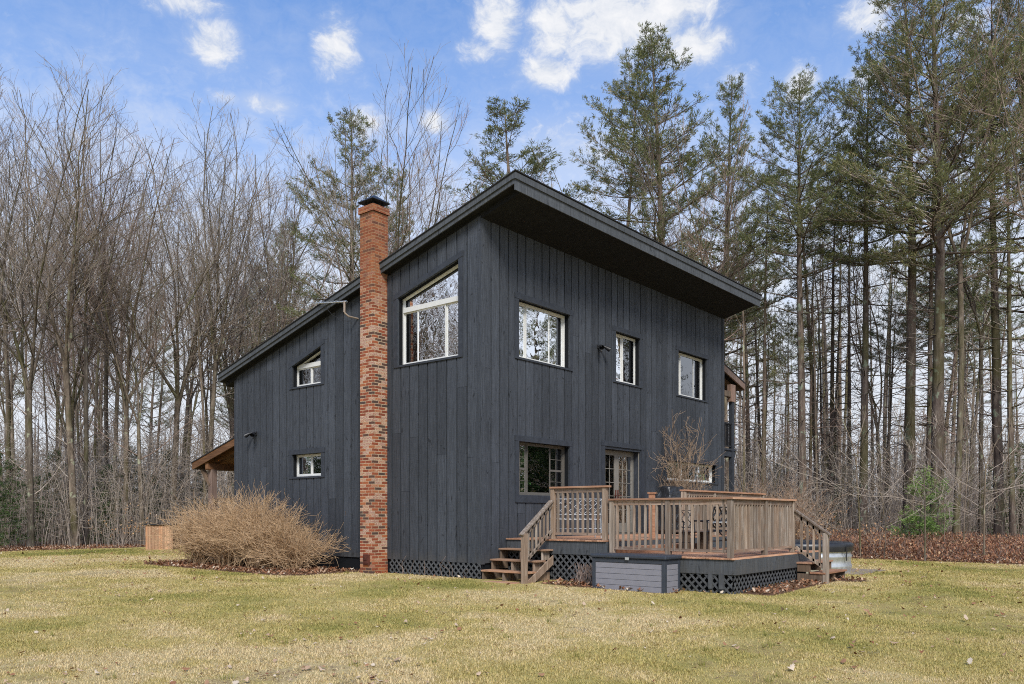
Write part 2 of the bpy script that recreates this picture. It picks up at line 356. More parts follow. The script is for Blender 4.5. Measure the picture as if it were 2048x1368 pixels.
class TB:                              # batches of tapered tubes
    def __init__(s): s.g = {}
    def add(s, pts, rad, sides=3): s.g.setdefault((len(pts), sides), []).append((pts, rad))
    def arrays(s):
        V, F, o = [], [], 0
        for (n, k), lst in s.g.items():
            P = np.array([a for a, b in lst], float); Rr = np.array([b for a, b in lst], float); B = len(lst)
            T = np.empty_like(P); T[:, 1:-1] = P[:, 2:] - P[:, :-2]; T[:, 0] = P[:, 1] - P[:, 0]; T[:, -1] = P[:, -1] - P[:, -2]
            T /= np.linalg.norm(T, axis=2, keepdims=True) + 1e-9
            ref = np.zeros((B, 1, 3)); mt = T.mean(1); ref[:, 0, :] = np.where(np.abs(mt[:, 2:3]) > .8, [[1, 0, 0]], [[0, 0, 1]])
            A = np.cross(T, ref); A /= np.linalg.norm(A, axis=2, keepdims=True) + 1e-9; Bn = np.cross(T, A)
            th = np.arange(k) * 2 * np.pi / k
            ring = P[:, :, None, :] + Rr[:, :, None, None] * (np.cos(th)[None, None, :, None] * A[:, :, None, :] + np.sin(th)[None, None, :, None] * Bn[:, :, None, :])
            V.append(ring.reshape(-1, 3))
            b = (np.arange(B) * n * k)[:, None, None]; i = (np.arange(n - 1) * k)[None, :, None]; j = np.arange(k)[None, None, :]; j2 = (j + 1) % k
            f = np.stack([b + i + j, b + i + j2, b + i + k + j2, b + i + k + j], -1).reshape(-1, 4) + o
            F.append(f); o += B * n * k
        return np.concatenate(V), np.concatenate(F)
def mesh_np(name, V, F, mat, rn=None, smooth=False):
    me = bpy.data.meshes.new(name); k = F.shape[1]
    me.vertices.add(len(V)); me.vertices.foreach_set('co', np.asarray(V, 'f').ravel())
    me.loops.add(F.size); me.loops.foreach_set('vertex_index', np.asarray(F, 'i').ravel())
    me.polygons.add(len(F)); me.polygons.foreach_set('loop_start', np.arange(0, F.size, k, dtype='i'))
    if smooth: me.polygons.foreach_set('use_smooth', np.ones(len(F), bool))
    if rn is not None:
        a = me.attributes.new('rnd', 'FLOAT', 'POINT'); a.data.foreach_set('value', np.asarray(rn, 'f'))
    me.materials.append(M[mat]); me.update(calc_edges=True); return me
def link(name, me, parent=None, loc=None):
    o = bpy.data.objects.new(name, me); col.objects.link(o)
    if loc: o.location = loc
    if parent: o.parent = parent
    return o
def tag(o, label=None, cat=None, group=None, kind=None):
    if label: o['label'] = label
    if cat: o['category'] = cat
    if group: o['group'] = group
    if kind: o['kind'] = kind
    return o
def empty(name, loc, label, cat, group=None, rz=0):
    o = bpy.data.objects.new(name, None); col.objects.link(o); o.location = loc; o.rotation_euler = (0, 0, rz); o.empty_display_size = .2
    return tag(o, label, cat, group)

def vnoise(x, y, s, seed=0):            # value noise in numpy
    x = np.asarray(x) / s + 100.3 + seed * 7.1; y = np.asarray(y) / s + 57.7 + seed * 3.3
    xi = np.floor(x).astype(np.int64); yi = np.floor(y).astype(np.int64); fx = x - xi; fy = y - yi
    fx = fx * fx * (3 - 2 * fx); fy = fy * fy * (3 - 2 * fy)
    def h(a, b):
        n = (a * 374761393 + b * 668265263 + seed * 1442695) & 0xffffffff
        n = ((n ^ (n >> 13)) * 1274126177) & 0xffffffff
        return ((n ^ (n >> 16)) & 0xffff) / 65535.
    return (h(xi, yi) * (1 - fx) + h(xi + 1, yi) * fx) * (1 - fy) + (h(xi, yi + 1) * (1 - fx) + h(xi + 1, yi + 1) * fx) * fy
def fbm(x, y, s, seed=0): return .5 * vnoise(x, y, s, seed) + .28 * vnoise(x, y, s / 2.3, seed + 1) + .22 * vnoise(x, y, s / 5.1, seed + 2)
def sstep(a, b, v): t = np.clip((v - a) / (b - a), 0, 1); return t * t * (3 - 2 * t)
def depth(x, y): return (x - CX) * FW[0] + (y - CY) * FW[1]
def gz(x, y):
    D = depth(np.asarray(x, float), np.asarray(y, float))
    z = -.022 * np.clip(17 - D, 0, 30) + .05 * (fbm(x, y, 5, 3) - .5) * sstep(2, 6, np.abs(D - 16) + 0)
    return z
def litter(x, y):                       # 0 = lawn, 1 = leaf litter / bed
    x = np.asarray(x, float); y = np.asarray(y, float)
    wv = (fbm(x, y, 3.5, 11) - .5) * 3.0
    fr = np.maximum(sstep(12.9, 13.8, x + wv * .35 - np.clip(y + 12, -10, 0) * .0), sstep(21.6, 22.6, y + wv * .35 - .02 * x))
    bx = np.clip((1.55 - np.abs(x + .9)) / .8, 0, 1) * np.clip((y - 3.4) / .6, 0, 1) * np.clip((12.0 - y) / 2, 0, 1)
    bed = sstep(.25, .6, bx + wv * .12)
    e1 = sstep(.55, .2, np.abs(y + 5.45 + wv * .08)) * sstep(.7, 1.3, x) * sstep(5.4, 4.4, x)
    e2 = .9 * sstep(.5, .15, np.abs(x - .35 + wv * .08)) * sstep(-4.6, -4.0, y) * sstep(-1.1, -1.6, y) * sstep(.2, .8, 2.7 + 0 * x)
    e3 = sstep(.5, .2, np.hypot(x - 4.6, y + 6.0))
    return np.clip(np.maximum.reduce([fr, bed, e1, e2, e3 * .8]), 0, 1)
def bare_soil(x, y): return sstep(.56, .66, fbm(x, y, 1.5, 61)) * (.35 + .65 * sstep(.40, .60, fbm(x, y, 6, 71)))
def tone(x, y):                         # 0 = green, 1 = straw
    t = .84 + 1.25 * (fbm(x, y, 2.6, 21) - .5) + .5 * (fbm(x, y, .7, 31) - .5)
    x = np.asarray(x); y = np.asarray(y)
    g = 1.0 * np.exp(-(((x - 0.5) / 2.8) ** 2 + ((y - 19) / 2.0) ** 2)) + .7 * np.exp(-(((x + 1.4) / .9) ** 2 + ((y + .7) / 1.6) ** 2))
    g += .5 * np.exp(-(((x - 9) / 5) ** 2 + ((y + 7) / 1.6) ** 2)) + .6 * np.exp(-(((x + 2.6) / .7) ** 2 + ((y - 8) / 4) ** 2))
    return np.clip(t - .55 * g, 0, 1)

# ---------------------------------------------------------------- ground
def axis(lo, hi, fine, a, b):
    m = np.arange(a, b, fine); lo_ = a - np.cumsum(np.geomspace(fine, (a - lo) / 3, 14)); hi_ = b + np.cumsum(np.geomspace(fine, (hi - b) / 3, 14))
    return np.concatenate([lo_[::-1], m, hi_])
gx = axis(-500, 700, .16, -14, 17); gy = axis(-500, 700, .16, -14, 26)
X, Y = np.meshgrid(gx, gy, indexing='ij'); Z = gz(X, Y) + .012 * (fbm(X, Y, .5, 5) - .5)
V = np.stack([X, Y, Z], -1).reshape(-1, 3); nx, ny = X.shape
i = np.arange(nx - 1)[:, None] * ny + np.arange(ny - 1)[None, :]
F = np.stack([i, i + ny, i + ny + 1, i + 1], -1).reshape(-1, 4)
def ground_mat():
    m = MT('lawn_and_leaf_litter', .95, .1)
    lt = m.attr('lit').outputs['Fac']; tn = m.attr('tone').outputs['Fac']; p = m.obj((1, 1, 1), False, 'pos')
    fine = m.noise(p, 38, 5, .7); mid = m.noise(p, 7, 5, .65); sm = m.noise(p, 110, 3, .7)
    t = m.math('ADD', tn, m.math('MULTIPLY', m.math('SUBTRACT', m.math('ADD', m.math('MULTIPLY', mid, .5), m.math('MULTIPLY', fine, .5)), .5), 1.1))
    g = m.ramp(t, [(.05, (.18, .185, .045)), (.35, (.29, .265, .07)), (.6, (.45, .37, .125)), (.85, (.52, .41, .16)), (1, (.60, .47, .24))])
    g = m.mix(1.0, g, m.ramp(sm, [(.3, .55), (.55, 1.0), (.75, 1.25)]), 'MULTIPLY')
    dk = m.noise(p, 1.7, 4, .6); g = m.mix(m.ramp(m.math('ADD', m.math('MULTIPLY', dk, .75), m.math('MULTIPLY', fine, .25)), [(.60, 0.0), (.68, .7)]), g, (.15, .12, .10))
    l = m.ramp(m.math('ADD', m.math('MULTIPLY', fine, .6), m.math('MULTIPLY', mid, .4)), [(.3, (.05, .03, .02)), (.5, (.17, .095, .055)), (.62, (.27, .17, .11)), (.75, (.40, .29, .21))])
    e = m.math('ADD', lt, m.math('MULTIPLY', m.math('SUBTRACT', fine, .5), .9))
    m.col(m.mix(m.ramp(e, [(.42, 0.0), (.58, 1.0)]), g, l)); m.bump(m.math('ADD', sm, fine), .7, .03); return m.m
M['ground'] = ground_mat()
me = mesh_np('lawn', V, F, 'ground', None, True)
for nm, fn in (('lit', lambda a, b: np.maximum(litter(a, b), .46 * bare_soil(a, b))), ('tone', tone)):
    a = me.attributes.new(nm, 'FLOAT', 'POINT'); a.data.foreach_set('value', fn(V[:, 0], V[:, 1]).astype('f'))
tag(link('lawn', me), kind='structure')

nr = np.random.default_rng(5)
HX0, HY0 = -.05, -.05
def free(x, y): return ~(((x > -.1) & (x < 11.6) & (y > -.1) & (y < 9.3)) | ((x > .75) & (x < 8.8) & (y > -2.6) & (y < 0)) | ((x > .75) & (x < 5) & (y > -5.25) & (y < -2.5)) | ((x > -.5) & (x < .8) & (y > -1.35) & (y < 0)))
def wedge(n, D0, D1, p):                # random spots in the camera's field, denser near
    D = D0 * (D1 / D0) ** (nr.random(n) ** p); s = (nr.random(n) - .5) * 1.36
    return CX + FW[0] * D + RT[0] * s * D, CY + FW[1] * D + RT[1] * s * D, D
x, y, D = wedge(520000, 5.6, 32, 1.0)
k = free(x, y) & (litter(x, y) < .5) & (nr.random(len(x)) > .8 * bare_soil(x, y)); x, y, D = x[k], y[k], D[k]
n = len(x); th = nr.random(n) * 2 * np.pi; ln = (.012 + .022 * nr.random(n)) * (1 + (D - 6) * .02); wd = .0022 + .00042 * D
lean = .5 + 1.0 * nr.random(n); dx, dy = np.cos(th), np.sin(th); z = gz(x, y)
cl = fbm(x, y, .22, 44); ln *= .6 + 1.0 * cl
V = np.empty((n, 3, 3)); V[:, 0] = np.stack([x - dy * wd, y + dx * wd, z - .004], 1); V[:, 1] = np.stack([x + dy * wd, y - dx * wd, z - .004], 1)
V[:, 2] = np.stack([x + dx * ln * np.sin(lean), y + dy * ln * np.sin(lean), z + ln * np.cos(lean) + .004], 1)
tt = np.clip(tone(x, y) + .11 * nr.standard_normal(n) + .30 * (cl - .5), 0, 1)
tag(link('grass', mesh_np('grass', V.reshape(-1, 3), np.arange(n * 3).reshape(-1, 3), 'blade', np.repeat(tt, 3))), 'short yellow green grass blades across the lawn', 'grass', kind='stuff')

# taller weed tufts
nw_ = 70; wx, wy, wD = wedge(nw_, 6.2, 20, 1.0); kk = free(wx, wy) & (litter(wx, wy) < .4); wx, wy = wx[kk], wy[kk]
x = np.repeat(wx, 16) + .03 * nr.standard_normal(len(wx) * 16); y = np.repeat(wy, 16) + .03 * nr.standard_normal(len(wx) * 16); n = len(x); th = nr.random(n) * 6.283; ln = .04 + .07 * nr.random(n); lean = .1 + .7 * nr.random(n); z = gz(x, y); dx, dy = np.cos(th), np.sin(th)
V = np.empty((n, 3, 3)); V[:, 0] = np.stack([x - dy * .004, y + dx * .004, z], 1); V[:, 1] = np.stack([x + dy * .004, y - dx * .004, z], 1); V[:, 2] = np.stack([x + dx * ln * np.sin(lean), y + dy * ln * np.sin(lean), z + ln * np.cos(lean)], 1)
tag(link('weeds', mesh_np('weeds', V.reshape(-1, 3), np.arange(n * 3).reshape(-1, 3), 'blade', np.repeat(.05 + .2 * nr.random(n), 3))), 'scattered darker tufts of longer grass in the lawn', 'weeds', kind='stuff')

# leaves
LF = np.array([(0, 0), (.18, .22), (.42, .16), (.38, .36), (.62, .34), (.5, .55), (.68, .66), (.42, .72), (.3, .92), (.12, .8), (0, 1.05)])
LF = np.concatenate([LF, LF[1:-1][::-1] * [-1, 1]]); LF[:, 1] -= .5
def leaves(name, x, y, z, size, rn, mat, label, cat, curl=.35, tilt=.5):
    n = len(x); k = len(LF); th = nr.random(n) * 2 * np.pi; c, s = np.cos(th), np.sin(th)
    a = (LF[None, :, 0] * (.7 + .5 * nr.random((n, 1)))) * size[:, None]; b = LF[None, :, 1] * size[:, None]
    h = np.abs(LF[None, :, 0]) * size[:, None] * curl * (nr.random((n, 1)) * 2 - .3) + (LF[None, :, 1] * size[:, None]) ** 2 * 3 * nr.random((n, 1))
    tl = (nr.random((n, 1)) - .5) * 2 * tilt; tl2 = (nr.random((n, 1)) - .5) * 2 * tilt
    hz = h + a * tl + b * tl2
    P = np.stack([x[:, None] + c[:, None] * a - s[:, None] * b, y[:, None] + s[:, None] * a + c[:, None] * b, z[:, None] + hz - hz.min(1, keepdims=True) * .7], -1)
    ctr = P.mean(1, keepdims=True); P = np.concatenate([P, ctr], 1); m = k + 1
    j = np.arange(k); tri = np.stack([j, (j + 1) % k, np.full(k, k)], 1)
    Fm = (np.arange(n)[:, None, None] * m + tri[None]).reshape(-1, 3)
    return tag(link(name, mesh_np(name, P.reshape(-1, 3), Fm, mat, np.repeat(rn, m))), label, cat, kind='stuff')
x, y, D = wedge(3200, 6, 26, .9); k = free(x, y) & (litter(x, y) < .5) & (nr.random(len(x)) < .12 + 2.0 * sstep(.48, .70, fbm(x, y, 1.7, 81))) & (nr.random(len(x)) < .35 + .65 * ((x - CX) * RT[0] + (y - CY) * RT[1] < .5 * D * 0)); x, y, D = x[k], y[k], D[k]
leaves('fallen_leaves', x, y, gz(x, y) + .018, .026 + .045 * nr.random(len(x)) ** 2.5, (.15 + .85 * nr.random(len(x)) ** .55), 'deadleaf', 'brown and tan dry leaves scattered over the lawn', 'leaves', .5, .45)
x = nr.uniform(-4, 22, 200000); y = nr.uniform(-16, 27, 200000); lv = litter(x, y)
Dq = depth(x, y); k = (lv + .25 * nr.standard_normal(len(x)) > .55) & free(x, y) & (Dq > 5) & (Dq < 36); x, y = x[k][:46000], y[k][:46000]
leaves('leaf_litter', x, y, gz(x, y) + .012 + .03 * nr.random(len(x)), .032 + .036 * nr.random(len(x)), np.clip(.50 + .25 * nr.standard_normal(len(x)), 0, 1), 'deadleaf', 'drifts of dry brown leaves along the beds, the deck and the edge of the woods', 'leaves', .5, .8)

# ---------------------------------------------------------------- house
SL = .26
def ztop(y): return 8.07 - SL * (y + 1.07)
WX, WY = 11.42, 9.157
def pt(pl, a, d, z): return (a, d, z) if pl == 'R' else (d, a, z)
hr = random.Random(3)
def strips(mb, pl, a0, a1, zb, zt, opens, bw, d0, d1, gap, joints=True):
    a = a0
    while a < a1 - 1e-4:
        w_ = bw * hr.uniform(.96, 1.04) if gap else bw
        b = min(a + w_, a1)
        if a1 - b < .06: b = a1
        cuts = {a + gap / 2, b - gap / 2}
        for o in opens:
            for e in (o[0], o[1]):
                if a + gap < e < b - gap: cuts.add(e)
        cuts = sorted(cuts); r = hr.random(); jz = hr.uniform(1.2, 6.5) if joints and hr.random() < .4 else None
        r2 = hr.random(); dd = hr.uniform(0, .003) if gap else 0
        for c0, c1 in zip(cuts, cuts[1:]):
            m_ = (c0 + c1) / 2; spans = [(zb, zb, zt(c0), zt(c1))]
            for o in opens:
                if o[0] - 1e-6 <= m_ <= o[1] + 1e-6:
                    new = []
                    for s_ in spans:
                        l0, l1, h0, h1 = s_; ot = o[3]
                        if ot(m_) <= min(l0, l1) + .01 or o[2] >= h0 - .01: new.append(s_); continue
                        if o[2] > l0 + .01: new.append((l0, l1, o[2], o[2]))
                        if ot(m_) < h0 - .01: new.append((ot(c0), ot(c1), h0, h1))
                    spans = new
            for l0, l1, h0, h1 in spans:
                segs = [(l0, l1, h0, h1, r)]
                if jz and l0 + .3 < jz < h0 - .3: segs = [(l0, l1, jz - .002, jz - .002, r), (jz + .002, jz + .002, h0, h1, r2)]
                for q0, q1, g0, g1, rr in segs:
                    mb.hexa([pt(pl, c0, d0 - dd, q0), pt(pl, c1, d0 - dd, q1), pt(pl, c1, d0 - dd, g1), pt(pl, c0, d0 - dd, g0)],
                            [pt(pl, c0, d1, q0), pt(pl, c1, d1, q1), pt(pl, c1, d1, g1), pt(pl, c0, d1, g0)], rr)
        a = b
flat = lambda z: (lambda a: z)
house = empty('house', (0, 0, 0), 'dark charcoal two storey house with vertical board siding and a single sloped roof', 'house')
# windows: outer trim a0,a1, bottom, top(at a0), top(at a1)
WR = dict(W1=(1.09, 3.247, 4.74, 6.18, 6.18), W2=(5.003, 6.447, 4.71, 6.15, 6.15), W3=(8.305, 10.343, 4.73, 6.17, 6.17), W4=(1.096, 3.237, 1.60, 3.07, 3.07), W5=(4.492, 6.512, .84, 3.19, 3.19), W6=(7.66, 11.0, 2.26, 2.98, 2.98))
WL = dict(B=(.513, 2.655, 4.67, 6.922, 6.335), S=(5.225, 6.674, 4.572, 5.701, 5.244), D=(5.213, 6.683, 2.26, 3.005, 3.005))
TR = .125; TB_ = .05
def opening(wd_, tb=TB_):
    a0, a1, zb, t0, t1 = wd_; s_ = (t1 - t0) / (a1 - a0)
    return (a0 + TR, a1 - TR, zb + tb, (lambda a, t0=t0, s_=s_, a0=a0: t0 + s_ * (a - a0) - TR))
ops = {'R': [opening(WR[k], .17 if k == 'W4' else TB_) for k in WR], 'L': [opening(WL[k]) for k in WL]}
ops['R'][4] = (4.492 + TR, 6.512 - TR, .84, lambda a: 3.065)
zs = lambda y: ztop(y) - .30
mb = MB(); strips(mb, 'R', .03, WX, .32, flat(zs(0)), ops['R'], .288, 0, .028, .032)
strips(mb, 'L', .10, WY, .32, lambda y: zs(y) + .06, ops['L'], .292, 0, .028, .034)
mb.build('siding', 'siding', house)
mb = MB(); strips(mb, 'R', 0.02, WX, .0, flat(zs(0)), ops['R'], 50, .0285, .15, 0, False); strips(mb, 'L', .15, WY, .0, lambda y: zs(y) + .05, ops['L'], 50, .0285, .15, 0, False)
mb.build('wall_core', 'backing', house)
# corner boards
for bx_ in [(-.012, .10, -.014, -.001, .30, zs(0) - .002, .8), (-.014, -.001, -.001, .11, .30, zs(0) + .04, .4), (WX - .11, WX + .012, -.014, -.001, .3, zs(0) - .003, .5), (-.014, -.001, WY - .1, WY + .012, .3, zs(WY) - .01, .6),
            (-.02, -.001, 2.74, 2.88, .32, zs(2.8) + .05, .2), (-.02, -.001, 3.34, 3.45, .32, zs(3.4) + .04, .2)]:
    mb = MB(); mb.box(*bx_); mb.build('corner_board', 'siding', house)
mb = MB(); strips(mb, 'L', 0, WY + .02, 0, lambda y: zs(y), [], 50, WX - .12, WX, 0, False)
mb.hexa([(0, WY, 0), (WX, WY, 0), (WX, WY, zs(WY)), (0, WY, zs(WY))], [(0, WY + .12, 0), (WX, WY + .12, 0), (WX, WY + .12, zs(WY) - .03), (0, WY + .12, zs(WY) - .03)])
mb.build('rear_wall', 'trim', house)
mb = MB(); mb.box(.16, WX - .13, .16, WY - .01, .70, .80); mb.box(.16, WX - .13, .16, WY - .01, 3.7, 3.95); mb.box(.16, WX - .13, 3.9, 4.0, .8, 3.7); mb.box(.16, WX - .13, 3.7, 3.8, 3.95, 6.3); mb.box(3.7, 3.8, .16, 3.9, .8, 3.7); mb.box(4.2, 4.3, .16, 3.7, 3.95, 7.2); mb.box(7.2, 7.3, .16, 3.7, 3.95, 7.2)
mb.box(.17, WX - .14, 4.9, 5.0, 3.95, 6.0)
mb.build('interior', 'inside', house)
# roof
XL, XR, YH, YL = -.22, WX + .22, -1.07, 9.73
roof = MB()
def slab(mb, x0, x1, y0, y1, o0, o1, r=0.0):
    mb.hexa([(x0, y0, ztop(y0) + o1), (x0, y1, ztop(y1) + o1), (x0, y1, ztop(y1) + o0), (x0, y0, ztop(y0) + o0)], [(x1, y0, ztop(y0) + o1), (x1, y1, ztop(y1) + o1), (x1, y1, ztop(y1) + o0), (x1, y0, ztop(y0) + o0)], r)
slab(roof, XL - .05, XR + .05, YH - .07, YL + .04, 0, .022); roof = roof.build('roof', 'shingle', house)
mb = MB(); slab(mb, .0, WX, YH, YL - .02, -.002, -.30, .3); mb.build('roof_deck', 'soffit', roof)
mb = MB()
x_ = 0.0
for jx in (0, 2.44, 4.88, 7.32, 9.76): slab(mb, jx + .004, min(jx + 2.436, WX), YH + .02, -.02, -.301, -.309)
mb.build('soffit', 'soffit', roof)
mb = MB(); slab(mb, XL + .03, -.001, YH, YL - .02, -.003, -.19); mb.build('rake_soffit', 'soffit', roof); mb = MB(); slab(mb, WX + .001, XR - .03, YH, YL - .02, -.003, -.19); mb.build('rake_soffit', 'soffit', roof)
def rakes(x, sgn):
    m_ = MB(); slab(m_, x, x + sgn * .028, YH - .0, YL, -.115, -.001, .7); slab(m_, x - sgn * .03, x - sgn * .001, YH - .0, YL - .01, -.205, -.116, .5); return m_
rakes(XL, -1).build('rake_board', 'rim', roof); rakes(XR, 1).build('rake_board', 'rim', roof)
mb = MB(); z_ = ztop(YH); mb.box(XL - .03, XR + .03, YH - .055, YH - .001, z_ - .125, z_ - .002, .6); mb.box(XL, XR, YH - .026, YH - .001, z_ - .335, z_ - .126, .75); mb.build('fascia', 'rim', roof)
mb = MB(); z_ = ztop(YL); mb.box(XL, XR, YL + .001, YL + .028, z_ - .2, z_ - .002, .6); mb.build('fascia', 'rim', roof)

# windows
def window(pl, key, W, lites, frame='vinyl', transom=None, sill=TB_, label=None, muntin=None, screens=()):
    a0, a1, zb, t0, t1 = W; s_ = (t1 - t0) / (a1 - a0); top = lambda a: t0 + s_ * (a - a0)
    t = MB(); P = lambda a, d, z: pt(pl, a, d, z)
    def quad(m_, q, d0, d1, r=0.5): m_.hexa([P(a, d0, z) for a, z in q], [P(a, d1, z) for a, z in q], r)
    quad(t, [(a0, zb), (a0 + TR, zb), (a0 + TR, top(a0 + TR) - TR), (a0, top(a0) - TR)], -.024, .0, .3)
    quad(t, [(a1 - TR, zb), (a1, zb), (a1, top(a1) - TR), (a1 - TR, top(a1 - TR) - TR)], -.024, .0, .6)
    quad(t, [(a0 - .01, top(a0 - .01) - TR), (a1 + .01, top(a1 + .01) - TR), (a1 + .01, top(a1 + .01)), (a0 - .01, top(a0 - .01))], -.03, .0, .8)
    quad(t, [(a0 + TR, zb), (a1 - TR, zb), (a1 - TR, zb + sill - .002), (a0 + TR, zb + sill - .002)], -.026, .0, .4)
    b0, b1, bz = a0 + TR, a1 - TR, zb + sill
    bt = lambda a: top(a) - TR
    j = MB(); dep = .17    # jamb lining
    quad(j, [(b0 - .012, bz), (b0 - .0005, bz), (b0 - .0005, bt(b0)), (b0 - .012, bt(b0))], .001, dep + .05); quad(j, [(b1 + .0005, bz), (b1 + .012, bz), (b1 + .012, bt(b1)), (b1 + .0005, bt(b1))], .001, dep + .05)
    quad(j, [(b0, bt(b0) + .0005), (b1, bt(b1) + .0005), (b1, bt(b1) + .012), (b0, bt(b0) + .012)], .001, dep + .05); quad(j, [(b0, bz - .012), (b1, bz - .012), (b1, bz - .0005), (b0, bz - .0005)], -.01, dep + .05)
    wf = MB(); fw = .034; d0, d1 = dep - .035, dep + .03
    def fr(q): quad(wf, q, d0, d1)
    tz = transom if transom else None
    fr([(b0, bz), (b1, bz), (b1, bz + fw + .01), (b0, bz + fw + .01)])
    fr([(b0, bz + fw + .01), (b0 + fw, bz + fw + .01), (b0 + fw, bt(b0 + fw) - fw), (b0, bt(b0) - fw)])
    fr([(b1 - fw, bz + fw + .01), (b1, bz + fw + .01), (b1, bt(b1) - fw), (b1 - fw, bt(b1 - fw) - fw)])
    fr([(b0, bt(b0) - fw), (b1, bt(b1) - fw), (b1, bt(b1)), (b0, bt(b0))])
    hi = (lambda a: bt(a) - fw) if not tz else flat(tz - .06)
    if tz: quad(wf, [(b0 + fw, tz - .06), (b1 - fw, tz - .06), (b1 - fw, tz + .05), (b0 + fw, tz + .05)], d0 - .012, d1)
    root = wf.build('window', frame, house)
    if label: root['label'] = label
    t.build('trim', 'trim', root, .003); j.build('sill', 'backing' if 0 else 'trim', root)
    es = [b0 + fw + (b1 - b0 - 2 * fw) * f for f in lites]
    def pane(q, d, mat='glass', nm='pane'):
        m_ = MB(); m_.add([P(a, d, z) for a, z in q], [tuple(range(len(q)))]); m_.build(nm, mat, root)
    for i_, (e0, e1) in enumerate(zip(es, es[1:])):
        sf = .028; sash = MB(); z0, z1 = bz + fw + .01, hi((e0 + e1) / 2)
        dd0, dd1 = (dep - .025, dep - .002) if i_ % 2 else (dep, dep + .022)
        qs = [[(e0, z0), (e1, z0), (e1, z0 + sf), (e0, z0 + sf)], [(e0, z1 - sf), (e1, z1 - sf), (e1, z1), (e0, z1)], [(e0, z0 + sf), (e0 + sf, z0 + sf), (e0 + sf, z1 - sf), (e0, z1 - sf)], [(e1 - sf, z0 + sf), (e1, z0 + sf), (e1, z1 - sf), (e1 - sf, z1 - sf)]]
        for q in qs: quad(sash, q, dd0, dd1)
        if muntin and i_ in muntin:
            nc, nr_, mid_ = muntin[i_]; mc = (e0 + e1) / 2
            if mid_: quad(sash, [(e0 + sf, (z0 + z1) / 2 - .022), (e1 - sf, (z0 + z1) / 2 - .022), (e1 - sf, (z0 + z1) / 2 + .022), (e0 + sf, (z0 + z1) / 2 + .022)], dd0 - .004, dd1)
            for c_ in range(1, nc):
                aa = e0 + sf + (e1 - e0 - 2 * sf) * c_ / nc; quad(sash, [(aa - .006, z0 + sf), (aa + .006, z0 + sf), (aa + .006, z1 - sf), (aa - .006, z1 - sf)], (dd0 + dd1) / 2 - .012, (dd0 + dd1) / 2 - .002)
            for r_ in range(1, nr_):
                if mid_ and r_ * 2 == nr_: continue
                zz_ = z0 + sf + (z1 - z0 - 2 * sf) * r_ / nr_; quad(sash, [(e0 + sf, zz_ - .006), (e1 - sf, zz_ - .006), (e1 - sf, zz_ + .006), (e0 + sf, zz_ + .006)], (dd0 + dd1) / 2 - .014, (dd0 + dd1) / 2 - .004)
        sash.build('sash', frame, root)
        dg = (dd0 + dd1) / 2; q = [(e0 + sf, z0 + sf), (e1 - sf, z0 + sf), (e1 - sf, z1 - sf), (e0 + sf, z1 - sf)]
        pane(q, dg)
        if i_ in screens: pane(q, dg + .02, 'screen', 'screen')
    if tz: pane([(b0 + fw, tz + .05), (b1 - fw, tz + .05), (b1 - fw, bt(b1 - fw) - fw), (b0 + fw, bt(b0 + fw) - fw)], dep)
    return root
Q = (0, .24, .72, 1)
window('R', 'W1', WR['W1'], (0, .22, .70, 1), screens=(2,), label='white three-pane window nearest the corner, upper floor')
window('R', 'W2', WR['W2'], (0, .48, 1), label='narrow two-pane white window on the upper floor')
window('R', 'W3', WR['W3'], (0, .22, .70, 1), screens=(2,), label='white window farthest along the upper floor')
window('R', 'W4', WR['W4'], Q, 'taupe', None, .17, 'taupe window with a wide middle pane and plants inside', {0: (2, 4, True), 2: (2, 4, True)}, screens=(0, 2))
window('R', 'W6', WR['W6'], (0, .36, .7, 1), label='long low white window behind the bare shrub')
window('L', 'B', WL['B'], (0, .27, .76, 1), transom=5.99, label='large white window with a sloped top pane', screens=(2,))
window('L', 'S', WL['S'], (0, .5, 1), transom=5.16, label='small white window with a sloped top', screens=(0, 1))
window('L', 'D', WL['D'], (0, .5, 1), label='small two-pane window low on the side wall', screens=(0, 1))
